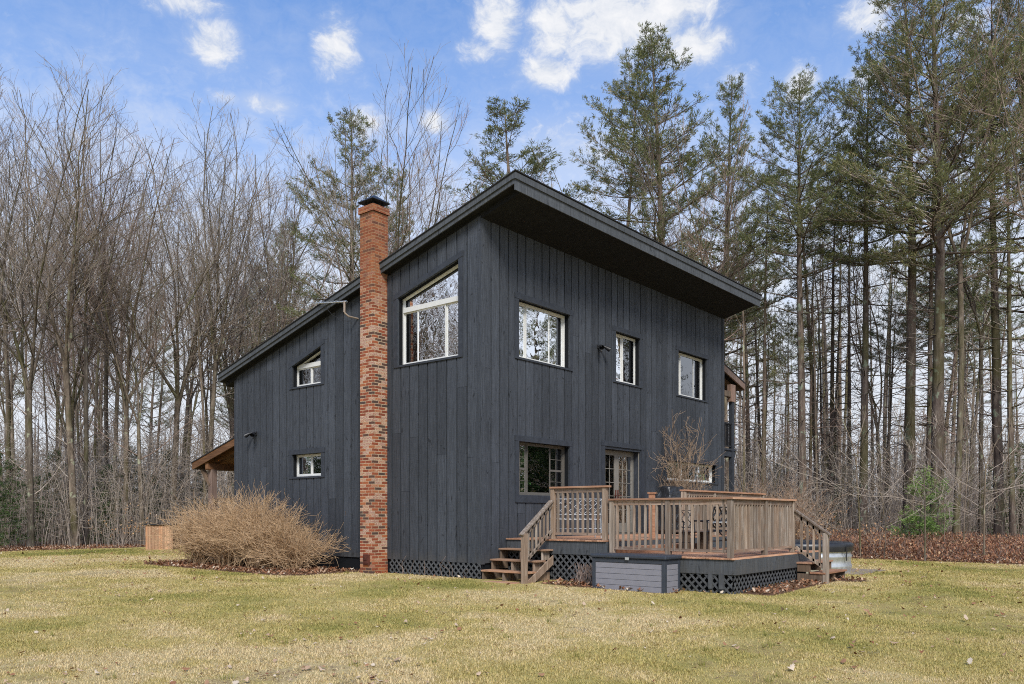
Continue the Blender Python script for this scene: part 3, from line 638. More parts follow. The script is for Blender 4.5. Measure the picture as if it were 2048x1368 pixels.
# french door
dr = MB(); a0, a1 = 4.492, 6.512
dr.box(a0, a0 + TR, -.024, 0, .84, 3.065); dr.box(a1 - TR, a1, -.024, 0, .84, 3.065); dr.box(a0 - .01, a1 + .01, -.03, 0, 3.065, 3.19)
door = dr.build('door', 'trim', house); door['label'] = 'taupe french double door with small glass panes'
for q in [(4.617, 4.66, .001, .30, .84, 3.065), (6.345, 6.387, .001, .30, .84, 3.065), (4.66, 6.345, .001, .30, 3.0, 3.065)]: f = MB(); f.box(*q); f.build('jamb', 'trim', door)
f = MB(); f.box(4.66, 6.345, .0, .30, .80, .86); f.build('threshold', 'taupe', door)
f = MB(); f.box(6.325, 6.344, .03, .05, .86, 3.0); f.build('screen_track', 'stile', door)
for q0, q1 in ((4.662, 5.498), (5.502, 6.340)):
    lf = MB(); st = .10
    lf.box(q0, q0 + st, .20, .24, .87, 2.995); lf.box(q1 - st, q1, .20, .24, .87, 2.995); lf.box(q0 + st, q1 - st, .20, .24, .87, 1.12); lf.box(q0 + st, q1 - st, .20, .24, 2.87, 2.995)
    for c_ in (1, 2): xx = q0 + st + (q1 - q0 - 2 * st) * c_ / 3; lf.box(xx - .008, xx + .008, .208, .232, 1.12, 2.87)
    for r_ in range(1, 5): zz_ = 1.12 + 1.75 * r_ / 5; lf.box(q0 + st, q1 - st, .206, .234, zz_ - .008, zz_ + .008)
    lf.build('door_leaf', 'stile', door)
    g = MB(); g.add([(q0 + st, .22, 1.12), (q1 - st, .22, 1.12), (q1 - st, .22, 2.87), (q0 + st, .22, 2.87)], [(0, 1, 2, 3)]); g.build('pane', 'doorglass', door)
    h = MB(); hx = q1 - .05 if q0 < 5 else q0 + .05
    h.box(hx - .02, hx + .02, .185, .20, 1.72, 1.98); h.beam((hx, .17, 1.83), (hx + (-.12 if q0 < 5 else .12), .15, 1.84), .02, .025); h.build('handle', 'rust', door)

# lattice helper: diagonal strips clipped to a rectangle; O origin, U across, W up, Nn outward
def lattice(O, U, W_, nrm, name, parent, mat='lattice', sp=.105, sw=.036, diamond=None):
    O, U, W_, nrm = Vector(O), Vector(U), Vector(W_), Vector(nrm).normalized(); Lu, Lw = U.length, W_.length; ux, wz = U.normalized(), W_.normalized(); mb = MB()
    def clip(poly):
        for ax, lim, sg in ((0, 0, 1), (0, Lu, -1), (1, 0, 1), (1, Lw, -1)):
            o_ = []
            for i_ in range(len(poly)):
                p, q = poly[i_], poly[(i_ + 1) % len(poly)]; dp, dq = (p[ax] - lim) * sg, (q[ax] - lim) * sg
                if dp >= 0: o_.append(p)
                if dp * dq < 0: t = dp / (dp - dq); o_.append((p[0] + (q[0] - p[0]) * t, p[1] + (q[1] - p[1]) * t))
            poly = o_
            if len(poly) < 3: return None
        return poly
    s2 = sp * math.sqrt(2); hw = sw / 2 * math.sqrt(2)
    for dr_, off in ((1, 0.0), (-1, .009)):
        c = -Lw - .2
        while c < Lu + Lw + .2:
            a_, b_ = (c, c + Lw * dr_) if True else 0
            poly = clip([(a_ - hw, 0), (a_ + hw, 0), (b_ + hw, Lw), (b_ - hw, Lw)])
            if poly:
                f3 = lambda d: [O + ux * p[0] + wz * p[1] + nrm * d for p in poly]
                mb.hexa(f3(off), f3(off + .008), hr.random())
            c += s2
    return mb.build(name, mat, parent)
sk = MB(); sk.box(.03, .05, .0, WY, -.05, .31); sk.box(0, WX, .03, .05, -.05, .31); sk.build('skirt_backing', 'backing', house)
lattice((-.001, 2.8, .0), (0, -2.8, 0), (0, 0, .315), (-1, 0, 0), 'skirt_lattice', house)

# chimney
ch = MB(); cx0, cx1, cy0, cy1 = -.42, .0, 2.895, 3.325
def uvbox(name, x0, x1, y0, y1, z0, z1, parent, uo=0):
    me = bpy.data.meshes.new(name); v = [(x0, y1, z0), (x0, y0, z0), (x1, y0, z0), (x1, y1, z0), (x0, y1, z1), (x0, y0, z1), (x1, y0, z1), (x1, y1, z1)]
    me.from_pydata(v, [], [(0, 1, 5, 4), (1, 2, 6, 5), (2, 3, 7, 6), (3, 0, 4, 7), (4, 5, 6, 7)])
    uv = me.uv_layers.new(name='uv').data; per = [0, y1 - y0, y1 - y0 + x1 - x0, 2 * (y1 - y0) + x1 - x0, 2 * (y1 - y0 + x1 - x0)]
    for p_ in me.polygons:
        for k_, li in enumerate(p_.loop_indices):
            if p_.index < 4: a_ = per[p_.index + (1 if k_ in (1, 2) else 0)]; z_ = z1 if k_ >= 2 else z0
            else: a_, z_ = v[me.loops[li].vertex_index][0], v[me.loops[li].vertex_index][1] + z1
            uv[li].uv = (a_ + uo, z_)
    me.materials.append(M['brick']); o = bpy.data.objects.new(name, me); col.objects.link(o); o.parent = parent; return o
chim = uvbox('chimney', -.44, -.001, 2.885, 3.335, -.08, 8.21, house); chim['label'] = 'red and whitewashed brick chimney on the side wall'
uvbox('chimney_crown', -.47, .03, 2.855, 3.365, 8.21, 8.36, chim, .1)
mb = MB(); mb.hexa([(-.44, 2.885, 8.361), (-.002, 2.885, 8.361), (-.002, 3.335, 8.361), (-.44, 3.335, 8.361)], [(-.36, 2.96, 8.41), (-.08, 2.96, 8.41), (-.08, 3.26, 8.41), (-.36, 3.26, 8.41)]); mb.build('mortar_wash', 'pipe', chim)
mb = MB(); c0, c1, zc = (-.44, 2.885), (.0, 3.335), 8.485
mx_, my_ = -.22, 3.11
mb.add([(mx_ - .27, my_ - .27, zc), (mx_ + .27, my_ - .27, zc), (mx_ + .27, my_ + .27, zc), (mx_ - .27, my_ + .27, zc), (mx_, my_, zc + .19), (mx_ - .27, my_ - .27, zc - .012), (mx_ + .27, my_ - .27, zc - .012), (mx_ + .27, my_ + .27, zc - .012), (mx_ - .27, my_ + .27, zc - .012)],
       [(0, 1, 4), (1, 2, 4), (2, 3, 4), (3, 0, 4), (5, 6, 1, 0), (6, 7, 2, 1), (7, 8, 3, 2), (8, 5, 0, 3), (8, 7, 6, 5)])
for sx in (-.13, .13):
    for sy in (-.13, .13): mb.box(mx_ + sx - .012, mx_ + sx + .012, my_ + sy - .012, my_ + sy + .012, 8.40, zc)
mb.build('chimney_cap', 'black', chim)
mb = MB(); mb.box(mx_ - .10, mx_ + .10, my_ - .10, my_ + .10, 8.40, 8.45); mb.build('flue', 'pipe', chim)
mb = MB(); mb.box(-.475, -.44, 2.99, 3.20, .19, .43); mb.box(-.49, -.475, 3.02, 3.17, .22, .40); mb.box(-.50, -.49, 3.03, 3.16, .30, .315); mb.build('cleanout_door', 'rust', chim, .006)
# downpipe-like flashing beside chimney on the roof
mb = MB(); slab(mb, -.05, .06, 2.79, 2.88, .0225, .05); mb.build('chimney_flashing', 'galv', roof)

# left porch (beyond the low eave)
por = MB(); pz = lambda y: 3.50 - .262 * (y - WY)
def pslab(m_, x0, x1, y0, y1, o0, o1, r=0.0): m_.hexa([(x0, y0, pz(y0) + o0), (x0, y1, pz(y1) + o0), (x0, y1, pz(y1) + o1), (x0, y0, pz(y0) + o1)], [(x1, y0, pz(y0) + o0), (x1, y1, pz(y1) + o0), (x1, y1, pz(y1) + o1), (x1, y0, pz(y0) + o1)], r)
pslab(por, -.02, 8, WY + .13, 11.6, .0, .03); porch = por.build('porch_roof', 'shingle', house)
mb = MB(); pslab(mb, .0, 8, WY + .13, 11.55, -.03, -.001); mb.build('porch_ceiling', 'porchwood', porch)
mb = MB(); pslab(mb, .0, .04, WY + .13, 11.55, -.20, -.031); pslab(mb, .32, .46, WY + .13, 11.2, -.22, -.031); mb.build('porch_rafter', 'porchwood', porch)
mb = MB(); mb.box(.05, 8, 10.75, 10.9, 2.66, 2.84); mb.build('porch_beam', 'porchwood', porch)
mb = MB(); mb.box(.01, 8, 11.50, 11.54, 2.68, 2.86); mb.build('porch_fascia', 'olddark', porch)
for px_ in (.25, 4.2, 7.6): mb = MB(); mb.box(px_ - .09, px_ + .09, 10.75, 10.93, 0, 2.66); mb.build('porch_post', 'graypost', porch, .008)
mb = MB(); mb.beam((.2, 10.84, 2.2), (.2, 11.3, 2.66), .1, .1, (1, 0, 0)); mb.box(.2, .26, WY + .13, 10.75, 1.74, 1.82); mb.box(.0, 8, WY + .13, 11, .0, .4); mb.build('porch_rail', 'olddark', porch)

# balcony on the far end wall
by = .55
bal = MB(); bz_ = lambda x: 6.02 - .33 * (x - 11.42)
def bslab(m_, x0, x1, y0, y1, o0, o1): m_.hexa([(x0, y0, bz_(x0) + o0), (x1, y0, bz_(x1) + o0), (x1, y0, bz_(x1) + o1), (x0, y0, bz_(x0) + o1)], [(x0, y1, bz_(x0) + o0), (x1, y1, bz_(x1) + o0), (x1, y1, bz_(x1) + o1), (x0, y1, bz_(x0) + o1)])
# measured in the plane y = .3: rake from (12.1,6.14) to (13.5,5.76)
bz_ = lambda x: 6.33 - .27 * (x - 11.42)
bslab(bal, WX + .01, 13.62, .25, 6, 0, .04); balcony = bal.build('balcony_roof', 'shingle', house)
mb = MB(); bslab(mb, WX + .01, 13.56, .26, .31, -.20, -.001); bslab(mb, WX + .01, 13.5, .7, 6, -.03, -.002); mb.box(13.56, 13.6, .26, 6, 5.52, 5.75); mb.build('balcony_rafter', 'graypost', balcony)
mb = MB(); mb.box(WX + .01, 13.0, .32, .42, 5.2, 5.38); mb.build('balcony_beam', 'olddark', balcony)
mb = MB(); mb.box(12.62, 12.92, .29, .45, 5.05, 5.62); mb.build('post_bracket', 'graypost', balcony, .01)
mb = MB(); mb.box(12.72, 12.86, .31, .44, 0, 5.05); mb.build('balcony_post', 'trim', balcony)
mb = MB(); mb.box(WX + .01, 13.0, .30, 5.5, 3.44, 3.50); mb.box(WX + .01, 12.98, .33, .37, 3.24, 3.44); mb.box(12.94, 12.98, .37, 5.5, 3.24, 3.44); mb.build('balcony_floor', 'trim', balcony)
mb = MB(); mb.box(WX + .01, 12.95, .33, .40, 4.30, 4.35); mb.box(WX + .01, 12.95, .34, .38, 3.56, 3.60)
for k_ in range(13):
    xx = 11.52 + k_ * .108; mb.box(xx - .018, xx + .018, .345, .375, 3.60, 4.30)
for k_ in range(40):
    yy = .45 + k_ * .12; mb.box(12.90, 12.93, yy - .018, yy + .018, 3.60, 4.30)
mb.box(12.89, 12.95, .37, 5.5, 4.30, 4.35); mb.build('balcony_railing', 'black', balcony)

# ---------------------------------------------------------------- deck
deck = empty('wooden_deck', (0.78, -5.2, 0), 'two level cedar deck with grey wooden railings on painted lattice in front of the house', 'deck')
DX, DU, DL = .78, .834, .573
def boards(x0, x1, y0, y1, z, name, nose=.03):
    m_ = MB(); yy = y0 - nose
    n_ = max(1, round((y1 - y0 + nose) / .14)); wd_ = (y1 - y0 + nose) / n_
    for k_ in range(n_): m_.box(x0 - nose, x1 + nose, yy + k_ * wd_ + .003, yy + (k_ + 1) * wd_ - .003, z - .032, z - hr.uniform(0, .003))
    return m_.build(name, 'deckx', deck, .004)
boards(DX, 8.7, -2.55, -.03, DU, 'decking'); boards(DX, 4.95, -5.2, -2.62, DL, 'decking')
mb = MB(); mb.box(DX, DX + .04, -2.55, -.03, DU - .30, DU - .033, .4); mb.box(DX, 8.7, -2.58, -2.55, DU - .30, DU - .033, .7); mb.box(8.66, 8.7, -2.55, -.03, DU - .3, DU - .033)
mb.build('rim_board', 'rim', deck)
mb = MB(); mb.box(DX, DX + .04, -5.2, -2.6, DL - .295, DL - .033, .6); mb.box(DX + .001, 4.95, -5.24, -5.2, DL - .295, DL - .033, .5); mb.box(4.91, 4.95, -5.2, -2.6, DL - .295, DL - .033); mb.build('rim_board', 'rim', deck)
lattice((DX + .03, -1.25, -.03), (0, -1.3, 0), (0, 0, DU - .30 + .03), (-1, 0, 0), 'lattice', deck)
lattice((DX + .03, -2.55, -.06), (0, -2.62, 0), (0, 0, DL - .295 + .06), (-1, 0, 0), 'lattice', deck)
lattice((DX + .03, -.03, -.03), (0, -1.2, 0), (0, 0, DU - .30 + .03), (-1, 0, 0), 'lattice', deck)
lattice((DX + .02, -5.19, -.07), (2.95, 0, 0), (0, 0, DL - .295 + .07), (0, -1, 0), 'lattice', deck)
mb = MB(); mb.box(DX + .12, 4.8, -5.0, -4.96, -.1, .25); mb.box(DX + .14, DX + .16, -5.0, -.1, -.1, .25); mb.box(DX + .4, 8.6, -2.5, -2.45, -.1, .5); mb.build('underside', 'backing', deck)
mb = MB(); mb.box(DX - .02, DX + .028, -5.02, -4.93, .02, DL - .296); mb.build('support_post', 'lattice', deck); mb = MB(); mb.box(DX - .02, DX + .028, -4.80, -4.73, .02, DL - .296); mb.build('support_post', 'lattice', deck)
PW = .095
def railing(p0, p1, zf, posts, h=1.06, ends=(0, 0), post_drop=0, label=None, bal_sp=.122, cap_ext=.06):
    p0, p1 = Vector((*p0, 0)), Vector((*p1, 0)); d = (p1 - p0); Ln = d.length; d.normalize(); ax = 'x' if abs(d.x) > .5 else 'y'
    c = MB(); c.beam(p0 - d * cap_ext + Vector((0, 0, zf + h - .018)), p1 + d * cap_ext + Vector((0, 0, zf + h - .018)), .14, .036)
    root = c.build('railing', 'cap' + ax, deck, .004)
    if label: root['label'] = label
    r_ = MB(); r_.beam(p0 + Vector((0, 0, zf + h - .085)), p1 + Vector((0, 0, zf + h - .085)), .038, .088); r_.build('top_rail', 'rail' + ax, root)
    r_ = MB(); r_.beam(p0 + Vector((0, 0, zf + .115)), p1 + Vector((0, 0, zf + .115)), .04, .05); r_.build('bottom_rail', 'rail' + ax, root)
    for t in posts:
        q = p0 + d * t; m_ = MB(); m_.box(q.x - PW / 2, q.x + PW / 2, q.y - PW / 2, q.y + PW / 2, zf - post_drop, zf + h - .037); m_.build('post', 'rail', root, .004)
    tt = .12; nrm = Vector((-d.y, d.x, 0))
    while tt < Ln - .08:
        if all(abs(tt - t) > .09 for t in posts):
            q = p0 + d * tt + nrm * hr.uniform(-.003, .003); m_ = MB(); m_.hexa([(q.x - .019, q.y - .019, zf + .09), (q.x + .019, q.y - .019, zf + .09), (q.x + .019, q.y + .019, zf + .09), (q.x - .019, q.y + .019, zf + .09)],
                [(q.x - .019 + hr.uniform(-.005, .005), q.y - .019, zf + h - .05), (q.x + .019, q.y - .019, zf + h - .05), (q.x + .019, q.y + .019, zf + h - .05), (q.x - .019, q.y + .019, zf + h - .05)])
            m_.build('baluster', 'rail', root)
        tt += bal_sp
    return root
railing((DX + .05, -1.25), (DX + .05, -2.55), DU, (0.0, 1.26), 1.07, label='taller railing beside the left steps')
railing((DX + .05, -2.68), (DX + .05, -5.13), DL, (.0, 1.22, 2.44), 1.07, post_drop=.0, label='long lower railing along the deck edge')
railing((DX + .05, -5.13), (3.68, -5.13), DL, (1.45, 2.84), 1.07, label='railing on the deck end towards the right steps')
railing((4.15, -2.45), (8.6, -2.45), DU, (0, 1.5, 3.0, 4.4), 1.07, label='rear railing at the upper level')
mb = MB(); mb.box(2.65, 2.75, -2.52, -2.42, DU, 1.78); mb.box(2.63, 2.77, -2.54, -2.40, 1.78, 1.81); mb.build('newel_post', 'capx', deck)
mb = MB(); mb.box(1.0, 4.0, -2.95, -2.62, DL, DL + .13); mb.build('step', 'treadx', deck)
# left steps (descend towards -x)
tz_ = [.626, .41, .196, -.008]; st_ = empty('wooden_steps', (.78, 0, 0), 'weathered five tread wooden steps at the left end of the deck', 'steps')
for k_, z_ in enumerate(tz_):
    xf = .50 - .28 * k_
    m_ = MB(); m_.box(xf, xf + .31 + (.0 if k_ < 3 else 0), -1.28 if k_ < 3 else -1.16, -.04, z_ - .034, z_); m_.build('tread', 'tready', st_, .005)
    if k_ < 3:
        for yy in (-.07, -.62, -1.18): m_ = MB(); m_.box(xf + .03, .76, yy - .02, yy + .02, max(tz_[k_ + 1], -.05), z_ - .035); m_.build('riser_block', 'rail' if yy < -.1 else 'olddark', st_)
m_ = MB(); m_.hexa([(.76, -1.30, .50), (.76, -1.30, .32), (-.02, -1.30, -.1), (-.14, -1.30, -.02)], [(.76, -1.27, .50), (.76, -1.27, .32), (-.02, -1.27, -.1), (-.14, -1.27, -.02)]); m_.build('stringer', 'rail', st_)
def stair_rail(a, b, root, n_b, bh=.80, post_a=(0, 1), posth=None):
    a, b = Vector(a), Vector(b)       # top-of-rail points: low end a, high end b
    dn = Vector((0, 0, 1)); t = (b - a).normalized(); side = t.cross(dn).normalized(); up = side.cross(t)
    m_ = MB(); m_.beam(a - t * .12, b, .11, .034, up); root2 = m_.build('handrail', 'rail', root, .003)
    m_ = MB(); m_.beam(a - up * .06 - t * .02, b - up * .06, .036, .08, up); m_.beam(a - dn * bh, b - dn * bh, .036, .06, up); m_.build('rail', 'rail', root2)
    for k_ in range(n_b):
        q = a + (b - a) * ((k_ + 1) / (n_b + 1)); m_ = MB(); m_.box(q.x - .018, q.x + .018, q.y - .018, q.y + .018, q.z - bh - .02, q.z - .05); m_.build('baluster', 'rail', root2)
    return root2
sr = stair_rail((-.13, -1.25, 1.00), (.76, -1.25, 1.62), st_, 6, .62)
m_ = MB(); m_.box(-.20, -.10, -1.32, -1.22, -.12, .965); m_.build('post', 'rail', sr, .004)
# right steps (descend towards -y)
s2_ = empty('wooden_steps', (3.7, -5.2, 0), 'low wooden steps with a sloping handrail at the right end of the deck', 'steps')
for k_, z_ in enumerate((.385, .195)):
    m_ = MB(); yf = -5.53 - .28 * k_; m_.box(3.62, 4.93, yf, yf + .31, z_ - .036, z_); m_.build('tread', 'treadx', s2_, .005)
    for xx in (3.66, 4.27, 4.88): m_ = MB(); m_.box(xx - .02, xx + .02, yf + .03, -5.25, -.12 if k_ else .196, z_ - .037); m_.build('riser_block', 'olddark', s2_)
sr = stair_rail((3.68, -5.80, 1.00), (3.68, -5.20, 1.42), s2_, 4, .74)
m_ = MB(); m_.box(3.63, 3.73, -5.85, -5.75, -.15, .975); m_.build('post', 'rail', sr, .004)

# ---------------------------------------------------------------- things on and around the deck
t = empty('storage_box', (.13, -2.7, -.07), 'grey slatted storage box with dark frame and lid standing against the deck', 'storage box')
bx0, bx1, by0, by1, bz0, bz1 = .13, .68, -4.22, -2.69, -.09, .53
m_ = MB()
for a_, b_ in ((bx0, by0), (bx0, by1 - .06), (bx1 - .06, by0), (bx1 - .06, by1 - .06)): m_.box(a_, a_ + .07, b_, b_ + .07, bz0, bz1)
m_.box(bx0 + .005, bx1 - .005, by0 + .005, by1 + .005, bz0, bz0 + .03); m_.box(bx0 + .004, bx1 - .004, by0 + .004, by1 + .004, bz1 - .075, bz1); m_.build('frame', 'boxdark', t, .006)
m_ = MB(); hs = (bz1 - .075 - bz0 - .03) / 5
for k_ in range(5):
    z0_ = bz0 + .03 + k_ * hs
    m_.box(bx0 + .014, bx1 - .03, by0 + .014, by1 - .01, z0_ + .003, z0_ + hs - .003)
m_.build('slat_panel', 'boxgrey', t, .003)
m_ = MB(); m_.box(bx0 + .02, bx1 - .036, by0 + .02, by1 - .016, bz0 + .02, bz1 - .08); m_.build('liner', 'boxdark', t)
m_ = MB(); m_.box(bx0 - .03, bx1 + .02, by0 - .03, by1 + .04, bz1 + .006, bz1 + .075); m_.build('lid', 'boxdark', t, .02)
m_ = MB(); m_.box(bx0 - .036, bx0 - .028, -3.50, -3.42, bz1 - .02, bz1 + .03); m_.build('latch', 'galv', t)

tub = empty('hot_tub', (6.55, -4.25, 0), 'round galvanised tank tub under a black vinyl cover beside the deck', 'hot tub')
def ring(name, prof, mat, parent, c, n=64, smooth=True, seg=None):
    m_ = MB(); v = []; f_ = []
    for i_ in range(n):
        a_ = 2 * math.pi * i_ / n
        v += [(c[0] + r_ * math.cos(a_), c[1] + r_ * math.sin(a_), z_) for r_, z_ in prof]
    k_ = len(prof)
    for i_ in range(n):
        for j_ in range(k_ - 1): f_.append((i_ * k_ + j_, ((i_ + 1) % n) * k_ + j_, ((i_ + 1) % n) * k_ + j_ + 1, i_ * k_ + j_ + 1))
    m_.add(v, f_); return m_.build(name, mat, parent, smooth=smooth)
TC = (6.5, -4.2); pr = [(1.13, -.03)]
z_ = .02
for zz_ in (.10, .14, .18, .22, .34, .37, .40, .43, .55): pr.append((1.15 + (.022 if zz_ in (.14, .18, .37, .40) else 0), zz_))
pr += [(1.17, .56), (1.17, .585), (1.13, .59)]
ring('tank', pr, 'galv', tub, TC)
ring('cover', [(1.19, .50), (1.205, .60), (1.20, .68), (1.15, .70), (.6, .735), (.0, .75)], 'cover', tub, TC)
for k_ in range(6):
    a_ = k_ * 1.05 + .3; m_ = MB(); m_.beam((TC[0] + 1.21 * math.cos(a_), TC[1] + 1.21 * math.sin(a_), .30), (TC[0] + 1.215 * math.cos(a_), TC[1] + 1.215 * math.sin(a_), .62), .04, .006, (math.cos(a_), math.sin(a_), 0)); m_.build('strap', 'cover', tub)
m_ = MB(); m_.box(TC[0] - .3, TC[0] + 1.7, TC[1] - 1.5, TC[1] + .2, -.06, .012); tag(m_.build('paving_slab', 'pipe'), 'flat grey pad on the grass under the round tub', 'slab')

gr = empty('grill', (6.3, -.95, DU), 'barbecue grill under a creased black cover by the french door', 'grill')
m_ = MB(); gx0, gx1, gy0, gy1 = 5.78, 6.78, -1.25, -.70
m_.hexa([(gx0, gy0, DU + .08), (gx1, gy0, DU + .08), (gx1, gy1, DU + .08), (gx0, gy1, DU + .08)], [(gx0 + .02, gy0 + .02, DU + .80), (gx1 - .02, gy0 + .02, DU + .80), (gx1 - .02, gy1 - .02, DU + .80), (gx0 + .02, gy1 - .02, DU + .80)])
m_.hexa([(gx0 + .02, gy0 + .02, DU + .80), (gx1 - .02, gy0 + .02, DU + .80), (gx1 - .02, gy1 - .02, DU + .80), (gx0 + .02, gy1 - .02, DU + .80)], [(gx0 + .16, gy0 + .14, DU + 1.22), (gx1 - .14, gy0 + .14, DU + 1.25), (gx1 - .16, gy1 - .1, DU + 1.23), (gx0 + .18, gy1 - .1, DU + 1.21)])
c_ = m_.build('cover', 'cover', gr, .04)
sb = c_.modifiers.new('s', 'SUBSURF'); sb.subdivision_type = 'SIMPLE'; sb.levels = sb.render_levels = 3
tx = bpy.data.textures.new('crease', 'CLOUDS'); tx.noise_scale = .22; dm = c_.modifiers.new('d', 'DISPLACE'); dm.texture = tx; dm.strength = .10; dm.mid_level = .5
for xx in (gx0 + .1, gx1 - .1): m_ = MB(); m_.box(xx - .03, xx + .03, gy0 + .1, gy1 - .1, DU, DU + .09); m_.build('leg', 'black', gr)

def chair(x, y, rz, mat, lat, label, wd_=.56, z=DU, bh=.83, lines=5, name='patio_chair', cat='chair'):
    r = empty(name, (x, y, z), label, cat, None, rz); c, s = math.cos(rz), math.sin(rz)
    def T(p): return (x + c * p[0] - s * p[1], y + s * p[0] + c * p[1], z + p[2])
    hw = wd_ / 2; mats = mat
    def tubes(nm, segs, rr=.011):
        tb = TB()
        for a_, b_ in segs: tb.add([T(a_), T(b_)], [rr, rr], 6)
        V_, F_ = tb.arrays(); me_ = mesh_np(nm, V_ - np.array([x, y, z]), F_, mats)
        # undo the root's rotation
        co = np.empty(len(V_) * 3, 'f'); me_.vertices.foreach_get('co', co); co = co.reshape(-1, 3); q = co.copy(); q[:, 0] = c * co[:, 0] + s * co[:, 1]; q[:, 1] = -s * co[:, 0] + c * co[:, 1]; me_.vertices.foreach_set('co', q.ravel())
        o_ = link(nm, me_, r); return o_
    for sx in (-1, 1):
        tubes('leg', [((sx * hw, .22, 0), (sx * hw, .24, .62))], .014); tubes('leg', [((sx * hw, -.24, 0), (sx * hw, -.21, .42)), ((sx * hw, -.21, .42), (sx * hw, -.30, bh))], .014)
        tubes('armrest', [((sx * hw, .24, .62), (sx * hw, -.26, .64))], .016)
    tubes('seat', [((-hw, .24, .42), (hw, .24, .42)), ((-hw, -.2, .40), (hw, -.2, .40))] + [((-hw + wd_ * k_ / 9, .24, .42), (-hw + wd_ * k_ / 9, -.2, .40)) for k_ in range(10)], .010)
    sg = [((-hw, -.30, bh), (hw, -.30, bh)), ((-hw, -.235, .50), (hw, -.235, .50)), ((-hw, -.23, .2), (hw, -.23, .2))]
    nL = lines; yb = lambda z_: -.235 - .065 * (z_ - .5) / (bh - .5)
    for k_ in range(nL):
        x0_, x1_ = -hw + wd_ * k_ / nL, -hw + wd_ * (k_ + 1) / nL
        for z0_, z1_ in ((.50, (bh + .5) / 2), ((bh + .5) / 2, bh)): sg += [((x0_, yb(z0_), z0_), (x1_, yb(z1_), z1_)), ((x1_, yb(z0_), z0_), (x0_, yb(z1_), z1_))]
    tubes('backrest', sg, lat)
    return r
chair(1.75, -1.15, R(-40), 'galv', .008, 'pale metal lattice backed chair behind the tall railing', 1.0, name='patio_bench', cat='bench')
chair(4.05, -3.25, 0, 'black', .017, 'black metal garden bench with crisscross back on the lower deck', 1.25, DL, .92, 5, 'garden_bench', 'bench')
chair(2.2, -3.6, R(150), 'black', .008, 'black wire chair facing the low table on the deck', .55, DL, .85, 4)
wb = empty('wooden_bench', (3.3, -3.15, DL), 'small weathered wooden bench on the lower deck', 'bench')
m_ = MB(); m_.box(2.75, 3.87, -3.32, -3.18, DL + .40, DL + .44); m_.box(2.75, 3.87, -3.16, -3.0, DL + .40, DL + .44); m_.build('seat', 'railx', wb, .004)
for xx in (2.85, 3.77):
    m_ = MB(); m_.box(xx - .05, xx + .05, -3.27, -3.05, DL, DL + .40); m_.build('leg', 'olddark', wb)
tb_ = empty('patio_table', (2.55, -4.2, DL), 'low patio table with thin top and crossed legs', 'table')
m_ = MB(); m_.cyl((2.75, -4.1), .42, .42, DL + .60, DL + .62, 32); m_.build('table_top', 'galv', tb_)
for sx in (-1, 1):
    m_ = MB(); m_.beam((2.75 - .3 * sx, -4.25, DL), (2.75 + .3 * sx, -3.95, DL + .60), .02, .02); m_.build('leg', 'black', tb_)
# storage chest on lower deck behind bench
ck = empty('deck_chest', (4.4, -3.9, DL), 'low black lidded chest on the deck beneath the black bench', 'chest')
m_ = MB(); m_.box(4.0, 4.85, -4.0, -3.6, DL, DL + .26); m_.build('body', 'boxdark', ck, .01); m_ = MB(); m_.box(3.98, 4.87, -4.02, -3.58, DL + .265, DL + .31); m_.build('lid', 'boxdark', ck, .01)

# plants behind the taupe window
def potted(x, y, z, r, mat, label, hgt):
    e = empty('potted_plant', (x, y, z), label, 'potted plant', 'pots on the window sill'); m_ = MB(); m_.cyl((x, y), r * .75, r, z, z + r * 1.7, 20); m_.build('pot', mat, e)
    n = 90; V_ = []; rn_ = []
    for k_ in range(n):
        a_, b_ = hr.uniform(0, 6.28), hr.uniform(.1, 1.0); ln_ = hr.uniform(.5, 1) * hgt; ex = Vector((math.cos(a_) * b_, math.sin(a_) * b_, 1)).normalized()
        p = Vector((x, y, z + r * 1.6)) + ex * ln_; sd_ = ex.cross(Vector((hr.random(), hr.random(), .3))).normalized() * .03
        V_ += [p - ex * .05, p + sd_, p + ex * .04, p - sd_]
    o_ = link('leaves', mesh_np('leaves', np.array([tuple(q - Vector((x, y, z))) for q in V_]), np.arange(4 * n).reshape(-1, 4), 'plant'), e)
sh = MB(); sh.box(1.25, 3.1, .18, .42, 1.72, 1.76); sh.build('window_shelf', 'inside', house)
potted(1.78, .28, 1.761, .085, 'pot', 'green plant in a white pot inside the taupe window', .22)
potted(2.06, .28, 1.761, .075, 'potyellow', 'green plant in a yellow pot inside the taupe window', .18)

# wall lamps
def flood(pl, a, z, label):
    c = pt(pl, a, 0, z); r = empty('security_light', c, label, 'security light')
    off = (lambda da, d, dz: pt(pl, a + da, -d, z + dz))
    m_ = MB(); q = [off(x_, .0, z__) for x_, z__ in ((-.05, -.05), (.05, -.05), (.05, .05), (-.05, .05))]; m_.hexa(q, [off(x_, .035, z__) for x_, z__ in ((-.05, -.05), (.05, -.05), (.05, .05), (-.05, .05))]); m_.build('base', 'black', r, .006)
    for sg in (-1, 1):
        tbm = TB(); tbm.add([off(0, .03, 0), off(sg * .06, .09, .01), off(sg * .11, .14, -.01)], [.015, .02, .03], 8); tbm.add([off(sg * .11, .14, -.01), off(sg * .14, .18, -.04), off(sg * .18, .24, -.08)], [.035, .05, .062], 12)
        V_, F_ = tbm.arrays(); link('lamp_head', mesh_np('lamp_head', V_ - np.array(c), F_, 'black', None, True), r)
    m_ = MB(); m_.beam(off(0, .04, -.05), off(.02, .09, -.14), .05, .05); m_.build('sensor', 'black', r, .006)
flood('L', 8.20, 3.54, 'black twin head floodlight on the side wall left of the chimney')
flood('R', 4.34, 5.50, 'small twin head floodlight between the upper windows')
